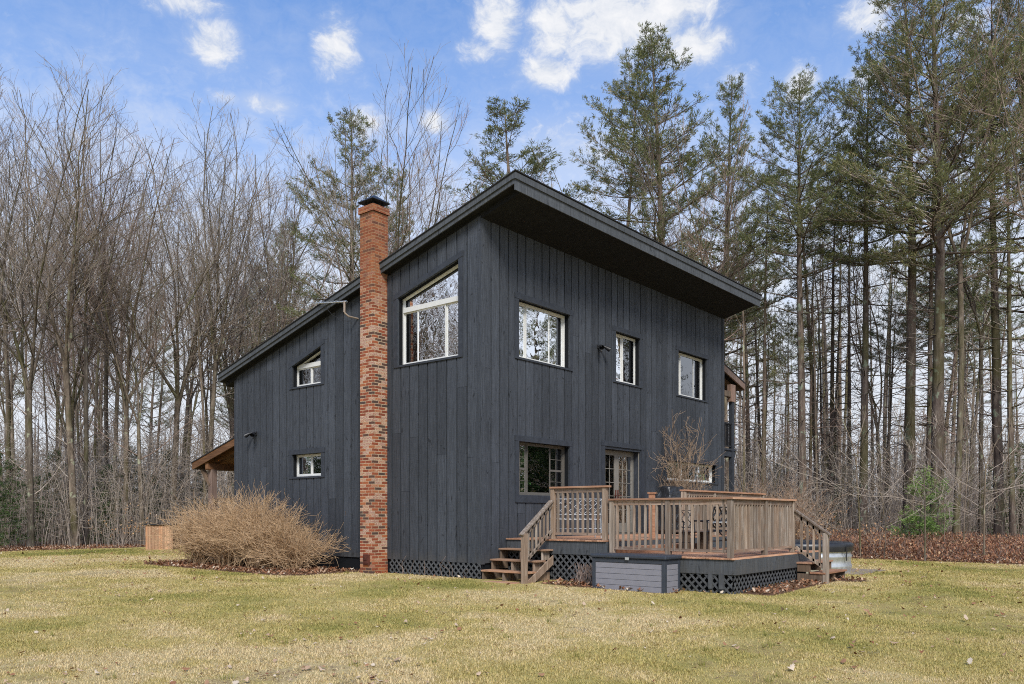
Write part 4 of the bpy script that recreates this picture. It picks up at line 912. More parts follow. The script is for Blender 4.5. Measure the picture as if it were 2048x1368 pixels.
# antenna
an = empty('tv_antenna', (-.0, 3.93, 6.0), 'old tv antenna on a bent pipe bracket beside the chimney', 'antenna')
tbm = TB(); tbm.add([(0, 3.93, 6.0), (-.22, 4.02, 6.03), (-.30, 4.06, 6.10), (-.30, 4.07, 6.14)], [.022] * 4, 8); tbm.add([(-.3, 4.07, 6.12), (-.3, 4.07, 6.38)], [.03, .03], 8)
V_, F_ = tbm.arrays(); link('mast', mesh_np('mast', V_ - np.array([0, 3.93, 6.0]), F_, 'pipe'), an)
tbm = TB(); tbm.add([(-.3, 3.98, 6.36), (-.3, 5.25, 6.52)], [.022, .012], 8)
for k_ in range(9):
    yy = 4.2 + k_ * .125; zz_ = 6.36 + (yy - 3.98) * .126; hh = .17 - k_ * .008; tbm.add([(-.3 - hh, yy, zz_ + .0), (-.3 + hh, yy, zz_)], [.006, .006], 5)
V_, F_ = tbm.arrays(); link('boom', mesh_np('boom', V_ - np.array([0, 3.93, 6.0]), F_, 'galv'), an)
tbm = TB(); tbm.add([(-.3, 4.9, 6.46), (-.25, 4.6, 6.15), (-.18, 4.3, 5.98), (-.1, 4.15, 5.95), (-.04, 4.12, 6.02)], [.005] * 5, 4)
V_, F_ = tbm.arrays(); link('cable', mesh_np('cable', V_ - np.array([0, 3.93, 6.0]), F_, 'black'), an)

# wooden box by the woods
bx_, by_ = at(326, 31.5); g_ = float(gz(bx_, by_)); r_ = YAW - R(90) + R(6)
wbx = empty('wooden_cabinet', (bx_, by_, g_), 'tan board box with a dark flat lid at the edge of the woods', 'box', None, r_)
m_ = MB()
for k_ in range(9): m_.box(-.50 + k_ * .111 + .003, -.50 + (k_ + 1) * .111 - .003, -.45, .45, 0, .93 + .0)
b_ = m_.build('body', 'tan'); b_.parent = wbx
m_ = MB(); m_.box(-.54, .54, -.5, .5, .93, .98); b_ = m_.build('lid', 'black'); b_.parent = wbx
m_ = MB(); m_.box(-.02, .02, -.02, .02, .0, 1.3); m_.cyl((0, 0), .04, .02, 1.3, 1.36, 10); p_ = at(313, 34); b_ = m_.build('pipe_stub', 'pipe'); b_.location = (p_[0], p_[1], 0); tag(b_, 'thin vertical pipe standing behind the tan box', 'pipe')

# loose bits by the chimney: dead stalks
tbm = TB()
for k_ in range(14):
    y0_ = hr.uniform(.3, 2.6); x0_ = -.1 - hr.random() * .3; h_ = hr.uniform(.15, .5); tbm.add([(x0_, y0_, -.02), (x0_ - hr.uniform(-.1, .1), y0_ + hr.uniform(-.1, .1), h_ * .6), (x0_ - hr.uniform(-.1, .2), y0_ + hr.uniform(-.25, .2), h_)], [.006, .004, .003], 4)
for k_ in range(60):
    y0_ = -2.35 + hr.uniform(-.22, .22); x0_ = .45 + hr.uniform(-.2, .2); a_ = hr.uniform(0, 6.28); h_ = hr.uniform(.15, .42); s_ = hr.uniform(.1, .3); tbm.add([(x0_, y0_, -.06), (x0_ + s_ * .4 * math.cos(a_), y0_ + s_ * .4 * math.sin(a_), h_), (x0_ + s_ * math.cos(a_), y0_ + s_ * math.sin(a_), h_ * .7)], [.005, .004, .003], 3)
V_, F_ = tbm.arrays(); tag(link('dead_stalks', mesh_np('dead_stalks', V_, F_, 'redtwig')), 'dead brown plant stalks along the lattice skirt and by the storage box', 'plants', kind='stuff')

# ---------------------------------------------------------------- trees
def unit(v): return v / (np.linalg.norm(v) + 1e-9)
def path(g, p, d, Ln, r0, r1, n, wob=.12, up=.0, droop=0):
    pts = [p]; rs = [r0]; d = unit(d); st = Ln / (n - 1)
    for i_ in range(1, n):
        d = unit(d + g.normal(0, wob, 3) + np.array([0, 0, up - droop * i_ / n])); p = p + d * st; pts.append(p); rs.append(r0 + (r1 - r0) * (i_ / (n - 1)) ** .8)
    return np.array(pts), np.array(rs)
def pick(pts, rs, t):
    f = t * (len(pts) - 1); i_ = min(int(f), len(pts) - 2); f -= i_
    return pts[i_] * (1 - f) + pts[i_ + 1] * f, rs[i_] * (1 - f) + rs[i_ + 1] * f, unit(pts[i_ + 1] - pts[i_])
def side_dir(g, t, ang, az_=None):
    a = unit(np.cross(t, [.3, .2, 1.0] if abs(t[2]) < .9 else [1, .1, 0])); b = np.cross(t, a); az_ = g.uniform(0, 2 * np.pi) if az_ is None else az_
    return unit(t * np.cos(ang) + (a * np.cos(az_) + b * np.sin(az_)) * np.sin(ang))
def bare(seed, H, r, fork=.38, nl=4, spread=.30, dens=1.0, tw=.0062, low=.25):
    g = np.random.default_rng(seed); A = TB(); B = TB()
    tp, tr = path(g, np.array([0, 0, -.3]), np.array([g.normal(0, .02), g.normal(0, .02), 1.]), H * fork + .3, r, r * .72, 7, .018)
    tr[0] *= 1.35; A.add(tp, tr, 10)
    leaders = []
    for k_ in range(nl):
        d = side_dir(g, np.array([0, 0, 1.]), spread * g.uniform(.5, 1.5) if nl > 1 else .03, k_ * 6.283 / nl + g.uniform(-.5, .5))
        a0 = tp[-1] if k_ < 3 or nl == 1 else pick(tp, tr, g.uniform(.75, .95))[0]
        q, qr = path(g, a0, d, H * (1 - fork) * g.uniform(.82, 1.02), tr[-1] * (.68 if nl > 1 else .98), .012, 10, .085 if nl > 1 else .04, .05)
        A.add(q, qr, 8); leaders.append((q, qr))
    def twigs(q, qr, n, ln):
        for _ in range(n):
            p, rr, t = pick(q, qr, g.uniform(.15, 1)); a_, b_ = path(g, p, side_dir(g, t, g.uniform(.4, .8)), ln * g.uniform(.5, 1.2), min(rr * .7, tw * 1.2), tw * .55, 4, .10, .09); B.add(a_, b_, 3)
    def subs(q, qr, Lb, n):
        for j in range(n):
            t_ = .12 + .86 * (j + g.random()) / n; p, rr, t = pick(q, qr, t_)
            s_ = Lb * (1.05 - .65 * t_) * g.uniform(.35, .6); a_, b_ = path(g, p, side_dir(g, t, g.uniform(.45, .8)), s_, min(rr * .6, .022), tw * .8, 5, .09, .10); B.add(a_, b_, 3)
            twigs(a_, b_, max(2, int(3.6 * dens * min(1.4, s_))), s_ * .5 + .15)
    for q, qr in leaders:
        Lt = np.linalg.norm(q[-1] - q[0]); nb = int(13 * dens * (Lt / 11))
        for j in range(nb):
            t_ = .06 + .90 * (j + g.random()) / nb; p, rr, t = pick(q, qr, t_)
            Lb = Lt * (.52 - .40 * t_) * g.uniform(.6, 1.1) + .4; a_, b_ = path(g, p, side_dir(g, t, g.uniform(.55, 1.0)), Lb, rr * .5, .009, 8, .12, .085); A.add(a_, b_, 5) if Lb > 2 else B.add(a_, b_, 4)
            subs(a_, b_, Lb, max(4, int(6 * dens * min(1.5, Lb / 2))))
        twigs(q, qr, int(10 * dens), .7)
    for j in range(int(low * 14)):
        p, rr, t = pick(tp, tr, g.uniform(.35, 1)); Lb = g.uniform(1, 3.6); a_, b_ = path(g, p, side_dir(g, t, g.uniform(1.0, 1.4)), Lb, min(rr * .3, .035), .008, 7, .12, .05); B.add(a_, b_, 4); subs(a_, b_, Lb, 5)
    return A, B, None
def quads(P, d, wd_, g):               # thin leaf blades: base points, directions (n,3)
    n = len(P); s_ = np.cross(d, g.normal(0, 1, (n, 3))); s_ /= np.linalg.norm(s_, axis=1, keepdims=True) + 1e-9; s_ *= wd_
    return np.stack([P, P + d * .5 + s_, P + d, P + d * .5 - s_], 1)
def tufts(g, P, Dr, n, ln, wd_):
    P = np.repeat(np.array(P), n, 0); Dr = np.repeat(np.array(Dr), n, 0); v = g.normal(0, .55, P.shape) * [1, 1, .7] + Dr * .8 + [0, 0, .12]; v /= np.linalg.norm(v, axis=1, keepdims=True)
    return quads(P + g.normal(0, .03, P.shape), v * (ln * g.uniform(.6, 1.2, (len(P), 1))), wd_, g)
def pine(seed, H, r, base=.45, wide=3.2, top=.85, dens=1.0, dead=1.0, ln=.17, patch=0.0):
    g = np.random.default_rng(seed); A = TB(); B = TB(); TP, TD = [], []
    tp, tr = path(g, np.array([0, 0, -.3]), np.array([g.normal(0, .015), g.normal(0, .015), 1.]), H + .3, r, .02, 14, .010); tr = r * (1 - np.linspace(0, 1, 14) ** 1.5 * .97); tr[0] *= 1.3; A.add(tp, tr, 10)
    z_ = base * .30 * H
    while z_ < H * .97:
        t_ = z_ / H; nb = g.integers(3, 6); az0 = g.uniform(0, 6.28)
        for k_ in range(nb):
            u_ = (t_ - base) / (1 - base); p, rr, t = pick(tp, tr, t_ * .985 + .012)
            azm = az0 + k_ * 6.283 / nb + g.uniform(-.35, .35)
            if u_ < 0:
                if g.random() > .55 * dead: continue
                Lb = g.uniform(.5, 2.4) * (.35 + .75 * t_ / base); el_ = g.uniform(-.1, .35)
            else:
                prof = (min(1, u_ / .18 + .45)) * (1 - u_) ** top + .10; Lb = wide * prof * g.uniform(.55, 1.15) + .25; el_ = .12 + .75 * u_ ** 1.6 + g.uniform(-.12, .2)
            d = np.array([np.cos(azm) * np.cos(el_), np.sin(azm) * np.cos(el_), np.sin(el_)])
            a_, b_ = path(g, p, d, Lb, min(rr * .42, .016 + .014 * Lb), .009, 7, .06, .05 if u_ > 0 else .02); A.add(a_, b_, 4)
            ns = int((5 + 5.6 * Lb) * dens) if u_ > 0 else int(2.5 * Lb)
            for j in range(ns):
                s_ = .22 + .78 * (j + g.random()) / ns; q, qr, qt = pick(a_, b_, s_)
                sd_ = unit(np.cross(qt, [0, 0, 1])) * (1 if j % 2 else -1); dd = unit(qt * g.uniform(.5, 1.0) + sd_ * g.uniform(.4, 1.0) + np.array([0, 0, g.uniform(0, .35)]))
                l2 = (Lb * .34 * (1.15 - s_ * .7) + .15) * g.uniform(.6, 1.2); c_, e_ = path(g, q, dd, l2, .010, .005, 4, .14, .05); B.add(c_, e_, 3)
                if u_ > 0 and s_ > .30 * (1 - u_) and g.random() > patch:
                    for m_ in range(int(2.5 + 5.5 * l2)):
                        x_, _, xt = pick(c_, e_, g.uniform(.3, 1)); TP.append(x_ + g.normal(0, .05, 3)); TD.append(xt)
                    TP.append(c_[-1]); TD.append(unit(c_[-1] - c_[-2]))
        z_ += g.uniform(.38, .85) * (.9 + H / 60)
    for k_ in range(10): TP.append(tp[-1] - np.array([0, 0, g.uniform(0, .8)])); TD.append(np.array([0, 0, 1.]))
    return A, B, tufts(g, TP, TD, 7, ln, .012)
def conif_sap(seed, H, wide, ln=.12):
    g = np.random.default_rng(seed); A = TB(); B = TB(); TP, TD = [], []
    tp, tr = path(g, np.array([0, 0, -.1]), np.array([0, 0, 1.]), H, .035 + H * .006, .008, 8, .02); A.add(tp, tr, 6)
    for k_ in range(int(H * 16)):
        t_ = .06 + .92 * g.random(); p, rr, t = pick(tp, tr, t_); azm = g.uniform(0, 6.28); Lb = wide * (1 - t_) ** .8 * g.uniform(.6, 1.1) + .12
        a_, b_ = path(g, p, np.array([np.cos(azm), np.sin(azm), g.uniform(-.05, .45)]), Lb, .010, .004, 5, .08, .02); B.add(a_, b_, 3)
        for j in range(int(5 + 14 * Lb)):
            q, _, qt = pick(a_, b_, g.uniform(.15, 1)); TP.append(q + g.normal(0, .05, 3)); TD.append(unit(qt + g.normal(0, .5, 3)))
    return A, B, tufts(g, TP, TD, 5, ln, .012)
PROTO = {}
def proto(key, res, bark, twig, leaf=None):
    A, B, Lq = res; V_, F_ = A.arrays(); t = mesh_np('trunk', V_, F_, bark, None, True); c = None
    V_, F_ = B.arrays(); mat_ = twig
    if Lq is not None:
        n_ = len(Lq); Vl = Lq.reshape(-1, 3); Fl = np.arange(4 * n_).reshape(-1, 4) + len(V_)
        rn_ = np.concatenate([np.zeros(len(V_)), np.repeat(np.clip(nr.normal(.45, .25, n_), 0, 1), 4)])
        c = mesh_np('crown', np.concatenate([V_, Vl]), np.concatenate([F_, Fl]), twig, rn_); c.materials.append(M[leaf])
        mi = np.zeros(len(c.polygons), 'i'); mi[len(F_):] = 1; c.polygons.foreach_set('material_index', mi)
    else: c = mesh_np('crown', V_, F_, twig)
    PROTO[key] = (t, c)
proto('mapleA', bare(1, 20, .15, .34, 5, .34, 1.0), 'bark', 'twig'); proto('mapleB', bare(2, 20, .14, .42, 4, .28, 1.0), 'bark', 'twig')
proto('mapleC', bare(3, 18, .11, .30, 3, .26, 1.0), 'bark', 'redtwig'); proto('mapleD', bare(4, 19, .12, .50, 3, .22, .9), 'bark', 'redtwig')
proto('poleA', bare(5, 17, .075, .55, 1, .1, .85, low=.6), 'bark', 'twig'); proto('poleB', bare(6, 16, .065, .45, 2, .16, .75, low=.8), 'bark', 'twig'); proto('poleC', bare(7, 15, .058, .60, 1, .1, .8, low=.5), 'bark', 'redtwig')
proto('poleD', bare(8, 18, .095, .62, 2, .2, .8, low=1.1), 'bark', 'twig')
proto('sapling', bare(9, 4.2, .022, .35, 3, .3, .55, .005, low=.3), 'bark', 'twig'); proto('saplingB', bare(10, 5.2, .028, .5, 2, .25, .5, .005, low=.6), 'bark', 'twig')
proto('pineE', pine(21, 21, .20, .34, 4.9, 1.15, .95, 1.2, patch=.22), 'pinebark', 'twig', 'needle')
proto('pineA', pine(11, 24, .24, .45, 4.3, .8, .9, patch=.15), 'pinebark', 'twig', 'needle'); proto('pineB', pine(12, 23, .21, .55, 3.8, .7, .9, 1.3, patch=.15), 'pinebark', 'twig', 'needle')
proto('pineC', pine(13, 22, .19, .38, 4.2, 1.0, .9, 1.2, patch=.3), 'pinebark', 'twig', 'needle'); proto('pineD', pine(14, 21, .15, .62, 2.8, .7, .9, 1.5, patch=.15), 'pinebark', 'twig', 'needle')
proto('snag', pine(15, 19, .14, .93, .8, .7, .6, 2.2), 'pinebark', 'twig', 'needle')
proto('youngpine', conif_sap(16, 3.4, 1.15, .15), 'pinebark', 'twig', 'needleg'); proto('hemlock', conif_sap(17, 4.2, 1.5), 'pinebark', 'twig', 'hemlock')
NAMES = dict(maple='bare_tree', pole='bare_tree', sapling='sapling', pine='pine_tree', snag='pine_tree', youngpine='young_pine', hemlock='hemlock')
CATS = dict(bare_tree='tree', sapling='sapling', pine_tree='pine tree', young_pine='young pine', hemlock='hemlock')
tcount = 0
def tree(key, u, D, label, group=None, s=1.0, rz=None, lean=(0, 0), xy=None, H=None):
    global tcount; tcount += 1
    k_ = next(a for a in ('youngpine', 'hemlock', 'sapling', 'maple', 'pole', 'pine', 'snag') if key.startswith(a)); nm = NAMES[k_]
    x_, y_ = xy if xy else at(u, D)
    r = empty(nm, (x_, y_, float(gz(x_, y_)) - .02), label, CATS[nm], group, rnd.uniform(0, 6.28) if rz is None else rz)
    r.rotation_euler = (lean[0], lean[1], r.rotation_euler[2]); r.scale = (s, s, s) if not isinstance(s, tuple) else s
    for nm2, me_ in zip(('trunk', 'crown'), PROTO[key]): o_ = bpy.data.objects.new(nm2, me_); col.objects.link(o_); o_.parent = r
    return r
def leanto(du):                         # lean sideways across the view: du > 0 leans to the right
    ax = -FW if du > 0 else FW; a_ = abs(du); return (a_ * ax[0], a_ * ax[1])
tall = {'mapleA': 20, 'mapleB': 20, 'mapleC': 18, 'mapleD': 19, 'poleA': 17, 'poleB': 16, 'poleC': 15, 'poleD': 18, 'pineA': 24, 'pineB': 23, 'pineC': 22, 'pineD': 21, 'pineE': 21, 'snag': 19}
def T(key, u, D, vtop, label, group=None, fat=1.0, **k):   # size the tree so its top reaches photo row vtop
    h = EYE + (V0 - vtop) / FPX * D; s_ = h / tall[key]; fat *= .95 if key[0] in 'mp' and 'pine' not in key else .92; return tree(key, u, D, label, group, (s_ * fat, s_ * fat, s_), **k)
# prominent trees, left woods
T('mapleA', 62, 33, 165, 'tall bare tree with a fan of limbs at the far left of the lawn', lean=leanto(.03))
T('mapleB', -60, 31, 150, 'bare tree cut by the left edge of the photo')
T('mapleB', 150, 34, 210, 'dark leaning trunk of a bare tree near the left end of the lawn', fat=1.3, lean=leanto(.045))
T('mapleC', 128, 38, 205, 'bare tree with pale lichen on its trunk just right of the dark leaning one')
T('mapleA', 250, 37, 240, 'bare tree with grey forking limbs above the left lawn', lean=leanto(.04))
T('mapleD', 172, 35, 260, 'bare trunk leaning right between the lichen trunk and the grey forked tree', lean=leanto(.05))
T('mapleA', 345, 40, 235, 'wide vase-shaped bare tree behind the tan board box', fat=1.15)
T('mapleC', 290, 36, 280, 'slim bare tree rising just left of the tan board box')
T('mapleB', 410, 40, 230, 'tall bare tree directly left of the porch roof')
T('mapleA', 470, 44, 260, 'bare spreading tree whose crown shows above the low roof corner')
T('mapleC', 505, 40, 300, 'bare tree showing behind the low end of the sloped roof')
T('mapleD', 15, 36, 190, 'bare tree between the left photo edge and the fan-limbed tree')
T('mapleD', 215, 42, 250, 'reddish-twigged bare tree behind the dark leaning trunk')
T('mapleB', 560, 47, 320, 'bare tree behind the roof between the low corner and the ragged pine')
# behind the house
T('pineC', 684, 38, 196, 'ragged pine with drooping tufts left of the chimney', fat=1.3, rz=.6)
T('mapleC', 742, 36, 155, 'bare tree standing close right of the ragged pine')
T('mapleA', 815, 40, 200, 'bare tree with long slanting limbs right of the chimney top', lean=leanto(.10))
T('poleB', 700, 33, 260, 'thin bare tree in front of the ragged pine')
T('pineC', 770, 46, 330, 'brownish pine half hidden behind the chimney top')
T('poleC', 912, 42, 330, 'thin bare tree between the chimney and the roof peak')
T('pineC', 1062, 44, 198, 'broad cone-shaped pine behind the roof peak', fat=1.7)
T('pineD', 1226, 40, 95, 'narrow tall pine between the roof peak and the tallest pine')
T('pineE', 1345, 38, 42, 'tallest pine rising over the middle of the roof', fat=1.25)
T('pineC', 1430, 44, 150, 'thin-needled pine right of the tallest pine')
T('mapleC', 1400, 34, 170, 'reddish bare tree in front of the tallest pine')
T('mapleC', 1300, 42, 260, 'bare tree between the narrow pine and the tallest pine')
T('mapleD', 1460, 36, 230, 'reddish bare tree leaning over the right end of the roof', lean=leanto(.05))
T('poleB', 1160, 46, 300, 'thin bare tree between the cone-shaped pine and the narrow pine')
T('poleA', 1128, 40, 310, 'slim bare tree just right of the roof peak')
# right woods
T('pineB', 1607, 34, 150, 'thick pine right of the house with bare lower limbs', fat=1.1)
T('pineA', 1870, 30.5, -130, 'huge pine with lichen-spotted trunk filling the upper right', fat=1.15)
T('pineA', 1815, 33, -90, 'tall pine with a double lichen trunk left of the huge pine', fat=1.0)
T('pineB', 1726, 34, 110, 'straight pine midway between the thick pine and the double trunk')
T('pineD', 1640, 42, 260, 'thin pine just right of the thick one')
T('mapleD', 1912, 30, -60, 'big bent tree with lichen patches right of the green saplings', fat=1.0, lean=leanto(-.05))
T('pineB', 2000, 33, -60, 'pine near the right edge of the photo')
T('pineC', 2075, 31, -120, 'pine partly cut by the right edge of the photo')
T('mapleD', 2075, 27, 20, 'bare tree with long branches reaching in from the right edge', lean=leanto(-.12))
T('snag', 1528, 36, 330, 'thin dead pine just right of the eave')
T('snag', 1660, 38, 300, 'bare mossy trunk between the thick pine and the straight pine')
T('snag', 1703, 40, 380, 'mossy pole trunk left of the straight pine')
T('mapleC', 1770, 36, 330, 'curved bare tree between the straight pine and the double trunk')
T('snag', 1855, 33, 200, 'dark slim trunk close left of the huge pine')
T('mapleD', 1960, 35, 250, 'bare forked tree between the bent tree and the right-edge pine')
T('snag', 2027, 31, 200, 'grey trunk right of the right-edge pine')
T('pineC', 1500, 52, 420, 'distant pine showing under the eave at the house corner')
tree('youngpine', 1838, 29, 'bright green young pine in front of the double trunk', s=.95); tree('youngpine', 1872, 28, 'smaller bright green young pine beside the huge pine trunk', s=.8)
tree('youngpine', 1660, 52, 'young pine far back between the right trunks', s=1.2)
# crowds
def crowd(n, u0, u1, D0, D1, keys, vt, label, group, seed):
    g = random.Random(seed); placed = []
    k_ = 0; tries = 0
    while k_ < n and tries < 4000:
        tries += 1; D = D0 + (D1 - D0) * g.random() ** .8; u = g.uniform(u0, u1); p = at(u, D)
        if any((p[0] - q[0]) ** 2 + (p[1] - q[1]) ** 2 < 1.0 for q in placed) or (p[0] < 15 and p[1] < 13.5 and p[0] > -8): continue
        if p[1] < 22.5 and p[0] < 12.5 and D < 32 and u < 1000: continue
        placed.append(p); key = g.choice(keys); v_ = g.uniform(*vt)
        T(key, u, D, v_, label, group, g.uniform(.8, 1.25), lean=leanto(g.uniform(-.05, .05))); k_ += 1
crowd(30, -180, 520, 34, 60, ['poleA', 'poleB', 'mapleC', 'poleD', 'poleC', 'mapleB'], (300, 560), 'slim bare tree among the crowded trunks of the woods left of the house', 'crowded trunks left of the house', 1)
crowd(20, -150, 560, 50, 85, ['pineC', 'pineD', 'poleD', 'mapleB'], (430, 620), 'far tree deep in the woods left of the house', 'far trees left of the house', 2)
crowd(22, 560, 1450, 40, 70, ['poleA', 'poleC', 'mapleC', 'pineD'], (420, 560), 'tree mostly hidden behind the house', 'trees behind the house', 3)
crowd(34, 1455, 2160, 34, 58, ['poleA', 'poleC', 'poleD', 'snag', 'snag', 'pineD'], (300, 600), 'slim trunk among the crowded trunks of the woods right of the house', 'crowded trunks right of the house', 4)
crowd(20, 1455, 2130, 56, 95, ['pineD', 'snag', 'poleD', 'snag'], (480, 720), 'far tree deep in the woods right of the house', 'far trees right of the house', 5)
for k_, (u, D, s_) in enumerate([(1685, 24.6, .7), (1722, 25.5, 1.0), (1768, 24.5, .8), (1850, 23.6, .9), (1885, 25, .75), (1968, 23.3, 1.05), (2005, 25, .8), (1925, 26, 1.0), (1530, 30, 1.0), (1560, 28, .8), (1492, 29, .9)]):
    tree('saplingB' if k_ % 2 else 'sapling', u, D, 'thin bare sapling at the edge of the red-brown brush', 'thin saplings along the brush', s_)
for k_, (u, D, s_) in enumerate([(20, 34, .9), (75, 37, .75), (110, 40, 1.1), (218, 38, .9), (255, 42, 1.2), (330, 44, 1.2), (395, 47, 1.0), (-20, 31, 1.0), (205, 36, .6), (310, 40, .8)]):
    tree('hemlock', u, D, 'dark green hemlock sapling under the trunks left of the house', 'hemlock saplings in the left woods', s_)
for k_, (u, D, s_) in enumerate([(1995, 40, 1.0), (2040, 36, 1.1), (1700, 50, 1.1), (1560, 50, 1.1)]): tree('hemlock', u, D, 'green hemlock sapling under the trunks right of the house', 'hemlock saplings in the right woods', s_)
# trees behind and beside the camera: they stand round the lawn and show in the window panes
gm = random.Random(12)
for k_ in range(24):
    y_ = gm.uniform(17, 42); x_ = -y_ * gm.uniform(.55, 1.15) - gm.uniform(0, 4)
    tree(('mapleA', 'mapleC', 'poleD', 'mapleD', 'mapleB')[k_ % 5], 0, 0, 'tree beyond the lawn mirrored in the side windows', 'trees mirrored in the side windows', gm.uniform(.6, .9), xy=(x_, y_))
for k_ in range(12):
    y_ = gm.uniform(30, 44); x_ = -y_ * gm.uniform(.55, .8); tree('hemlock', 0, 0, 'hemlock beyond the lawn mirrored in the small side windows', 'hemlocks mirrored in the side windows', gm.uniform(1.4, 2.2), xy=(x_, y_))
for k_ in range(26):
    a_ = R(gm.uniform(-48, -22)); d_ = gm.uniform(30, 48)
    tree(('pineC', 'mapleA', 'mapleC', 'mapleD', 'mapleB')[k_ % 5], 0, 0, 'tree beyond the lawn mirrored in the front windows', 'trees mirrored in the front windows', gm.uniform(.35, .6) if k_ % 5 else .85, xy=(2 + d_ * math.cos(a_), d_ * math.sin(a_)))
for k_ in range(34):
    a_ = R(gm.uniform(-46, -22)); d_ = gm.uniform(24, 40); tree('hemlock', 0, 0, 'hemlock beyond the lawn mirrored in the lower front windows', 'hemlocks mirrored in the front windows', gm.uniform(1.2, 2.2), xy=(2 + d_ * math.cos(a_), d_ * math.sin(a_)))

# far woods: hundreds of trunks that read as one mass
g = np.random.default_rng(77); tbm = TB()
for k_ in range(1300):
    a0 = g.uniform(0, 6.283) if k_ > 800 else YAW + g.uniform(-.75, .75); D = g.uniform(75, 135); x_, y_ = CX + D * math.cos(a0), CY + D * math.sin(a0); h = g.uniform(7, 12.5); r0 = g.uniform(.07, .16); ln_ = g.normal(0, .6, 2)
    P = np.array([(x_, y_, -.3), (x_ + ln_[0] * .4, y_ + ln_[1] * .4, h * .5), (x_ + ln_[0], y_ + ln_[1], h)]); tbm.add(P, [r0, r0 * .7, .02], 4)
    for j in range(10):
        t_ = g.uniform(.2, 1); p = P[0] + (P[2] - P[0]) * t_; a_ = g.uniform(0, 6.28); Lb = g.uniform(1, 3) * (1.2 - t_ * .6); d = np.array([np.cos(a_), np.sin(a_), g.uniform(.2, 1.2)]); q = p + d * Lb * .6
        tbm.add(np.array([p, q, q + (d + [0, 0, .5]) * Lb * .5]), [.03, .022, .012], 3)
        for m_ in range(3): e = q + g.normal(0, .7, 3) + [0, 0, .5]; tbm.add(np.array([q, e]), [.018, .010], 3)
for k_ in range(9000):
    a0 = g.uniform(0, 6.283) if k_ > 6000 else YAW + g.uniform(-.75, .75); D = g.uniform(60, 110); x_, y_ = CX + D * math.cos(a0), CY + D * math.sin(a0); h = g.uniform(.8, 3.8); dx_ = g.normal(0, .8, 2)
    tbm.add(np.array([(x_, y_, -.2), (x_ + dx_[0] * .4, y_ + dx_[1] * .4, h * .6), (x_ + dx_[0], y_ + dx_[1], h)]), [.04, .03, .015], 3)
V_, F_ = tbm.arrays(); tag(link('far_woods', mesh_np('far_woods', V_, F_, 'twig')), 'far-off bare woods beyond the nearer trunks', 'woods', kind='stuff')

g = np.random.default_rng(91); tbm = TB()
for k_ in range(7500):
    u = g.uniform(-150, 640) if k_ % 5 < 3 else g.uniform(1440, 2200); D = g.uniform(33, 66); x_, y_ = at(u, D); h = g.uniform(.8, 6.5) * (.6 + .4 * g.random()); q = g.normal(0, .35, 3)
    if x_ < 13.5 and y_ < 22.5: continue
    z_ = float(gz(x_, y_)); P = np.array([(x_, y_, z_), (x_ + q[0] * h * .15, y_ + q[1] * h * .15, z_ + h * .4), (x_ + q[0] * h * .45, y_ + q[1] * h * .45, z_ + h * .78), (x_ + q[0] * h * .9, y_ + q[1] * h * .9, z_ + h)]); tbm.add(P, [.014, .011, .008, .005], 3)
    for j in range(6):
        t_ = g.uniform(.2, 1); p = P[0] + (P[3] - P[0]) * t_ + [0, 0, .05 * h]; d = np.array([*g.normal(0, .6, 2), g.uniform(-.05, .7)]) * h * .22; tbm.add(np.array([p, p + d * .5 + [0, 0, -.03], p + d]), [.007, .006, .004], 3)
V_, F_ = tbm.arrays(); tag(link('undergrowth', mesh_np('undergrowth', V_, F_, 'twig')), 'fine tangle of bare understory twigs between the trunks of the woods', 'undergrowth', kind='stuff')

# ---------------------------------------------------------------- shrubs
def shrub(name, label, base_pts, H0, out, mat, n, seed, rad=.0055, twn=5, loc=(0, 0, 0), up=.9):
    g = np.random.default_rng(seed); tbm = TB(); loc = np.array(loc)
    for k_ in range(n):
        bi = g.integers(len(base_pts)); H = H0 if not isinstance(H0, list) else H0[bi]; b = np.array(base_pts[bi], float) + np.array([g.normal(0, .10), g.normal(0, .16), 0]); b[2] = float(gz(b[0] + loc[0], b[1] + loc[1])) - .02
        a_ = g.uniform(0, 6.28); o_ = np.array([np.cos(a_) * out[0], np.sin(a_) * out[1]]) * g.uniform(0, 1) ** .6; hh = H * g.uniform(.45, 1.0) * (1 - .35 * np.hypot(*(o_ / np.array(out))) ** 2)
        d = np.array([o_[0] * .6, o_[1] * .6, hh]); Ls = np.linalg.norm(d) * 1.12
        pt_ = [b]; m = 7
        for i_ in range(1, m):
            t = i_ / (m - 1); pt_.append(b + np.array([o_[0] * t ** 1.4, o_[1] * t ** 1.4, hh * (t * 1.35 - .35 * t * t * (1 + .6 * g.random()))]) + g.normal(0, .045, 3))
        pt_ = np.array(pt_); rs = np.linspace(rad, rad * .5, m); tbm.add(pt_, rs, 3)
        for j in range(twn):
            p, rr, t = pick(pt_, rs, g.uniform(.25, 1)); q, qr = path(g, p, side_dir(g, t, g.uniform(.4, 1.0)), g.uniform(.18, .6), rr * .8, rad * .4, 4, .12, .06); tbm.add(q, qr, 3)
            if g.random() < .6: p2, r2, t2 = pick(q, qr, g.uniform(.3, .9)); q2, qr2 = path(g, p2, side_dir(g, t2, .7), g.uniform(.1, .3), rad * .5, rad * .35, 3, .1, .05); tbm.add(q2, qr2, 3)
    V_, F_ = tbm.arrays(); return tag(link(name, mesh_np(name, V_, F_, mat), None, tuple(loc)), label, 'shrub')
bp = [(-1.0 + .25 * math.sin(k_ * 1.7), y_, 0) for k_, y_ in enumerate(np.linspace(5.2, 9.3, 12))]
sb1 = [(x_, y_ - 7.6, 0) for x_, y_, _ in bp]
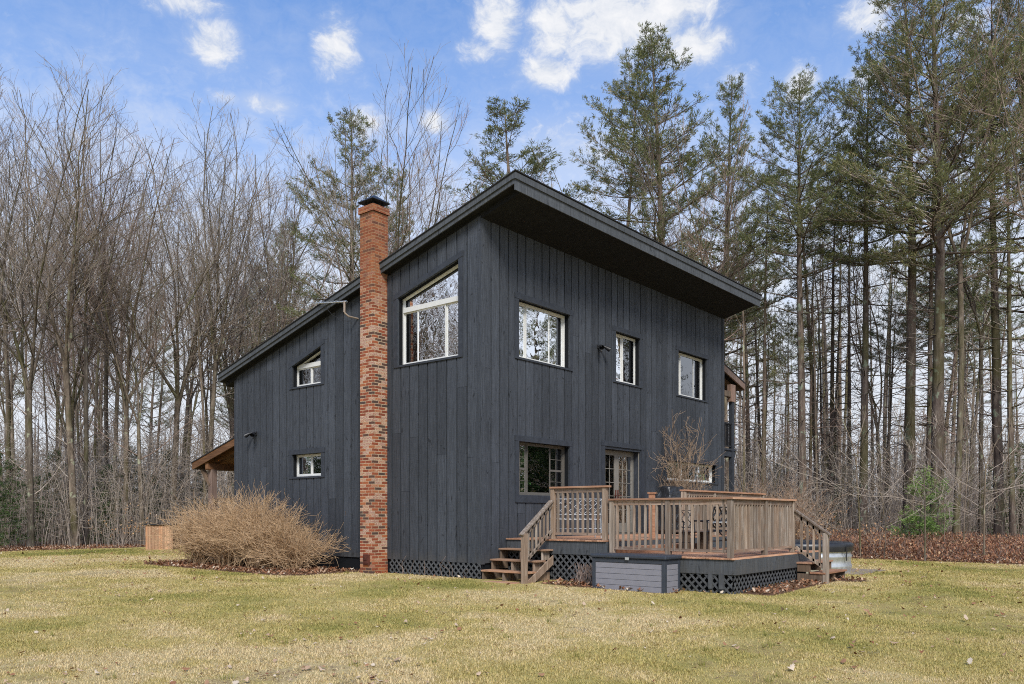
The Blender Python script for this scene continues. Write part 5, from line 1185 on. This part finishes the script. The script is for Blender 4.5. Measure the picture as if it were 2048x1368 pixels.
shrub('twiggy_shrub', 'large mound of leafless tan twigs growing against the side wall', [(x_ + 1.0, y_, 0) for x_, y_, _ in sb1], [1.3, 1.55, 1.8, 2.0, 2.15, 2.25, 2.2, 2.05, 1.95, 1.9, 1.8, 1.6], (1.25, 1.2), 'tantwig', 900, 31, .0078, 8, (-1.0, 7.6, 0))
shrub('bare_shrub', 'tall thin bare shrub in front of the long low window', [(0, 0, 0)], 4.9, (1.35, .7), 'browntwig', 44, 32, .010, 16, (7.55, -.62, 0))
shrub('bare_shrub', 'brown brushy thicket under the balcony beyond the house corner', [(0, -1, 0), (0, 0, 0), (0, 1, 0), (1, .5, 0), (1.5, -.5, 0)], 3.2, (1.6, 1.6), 'browntwig', 260, 33, .009, 8, (15.2, .2, 0))
# red-brown brush along the right woods
n = 90000; x = nr.uniform(12.9, 23, n); y = nr.uniform(-16, 4.5, n); k = (x > 13.6 + .5 * (fbm(x, y, 2, 50) - .5) * 3) & (fbm(x, y, 1.4, 51) > .30) & (nr.random(n) < np.clip(1.3 - (x - 13.5) / 11, .2, 1)); x, y = x[k], y[k]; n = len(x)
h = .74 * (.3 + .7 * fbm(x, y, 1.2, 52)) * 1.25 * np.clip((x - 13.3) / 1.2, .3, 1); z = gz(x, y) + h * nr.random(n) ** .7
leaves('brush', x, y, z, .024 + .026 * nr.random(n), nr.random(n), 'redleaf', 'low red-brown brush with dried leaves along the edge of the right woods', 'brush', .5, 1.6)
tbm = TB(); m = 7000; idx = nr.integers(0, n, m)
for k_ in idx: a_ = nr.uniform(0, 6.28); hh = h[k_] * nr.uniform(.7, 1.25); dx_ = nr.normal(0, .16, 2); tbm.add(np.array([(x[k_], y[k_], gz(x[k_], y[k_])), (x[k_] + dx_[0] * .4, y[k_] + dx_[1] * .4, hh * .6), (x[k_] + dx_[0], y[k_] + dx_[1], hh)]), [.006, .005, .003], 3)
V_, F_ = tbm.arrays(); tag(link('brush_stems', mesh_np('brush_stems', V_, F_, 'redtwig')), 'thin upright stems of the red-brown brush', 'brush', kind='stuff')
# pale beech leaves
for (u, D, hh, nL, lab) in [(1662, 27, 1.9, 260, 'young beech with pale orange leaves behind the right steps'), (1638, 28.5, 1.6, 120, 'low beech sprig with pale orange leaves left of the larger one'), (1758, 25.5, 1.2, 140, 'small beech with dried orange leaves above the brush'), (246, 34, 1.8, 170, 'beech sapling with dull orange leaves left of the tan box')]:
    bx_, by_ = at(u, D); b0 = float(gz(bx_, by_)); root = empty('beech_sapling', (bx_, by_, b0), lab, 'sapling'); tbm = TB(); lp = []
    for k_ in range(9):
        q, qr = path(nr, np.array([0, 0, 0.]), np.array([nr.normal(0, .35), nr.normal(0, .35), 1]), hh * nr.uniform(.6, 1.1), .010, .004, 6, .15); tbm.add(q, qr, 3)
        for j in range(5):
            p, rr, t = pick(q, qr, nr.uniform(.3, 1)); q2, r2 = path(nr, p, side_dir(nr, t, .9), .4, .004, .003, 3, .1); tbm.add(q2, r2, 3); lp += [pick(q2, r2, nr.random())[0] for _ in range(max(1, nL // 45))]
    V_, F_ = tbm.arrays(); link('stems', mesh_np('stems', V_, F_, 'twig'), root)
    P = np.array(lp); Lq = quads(P, nr.normal(0, .05, P.shape), .022, nr); link('leaves', mesh_np('leaves', Lq.reshape(-1, 3), np.arange(4 * len(P)).reshape(-1, 4), 'beech', np.repeat(nr.random(len(P)), 4)), root)
print('trees', tcount)
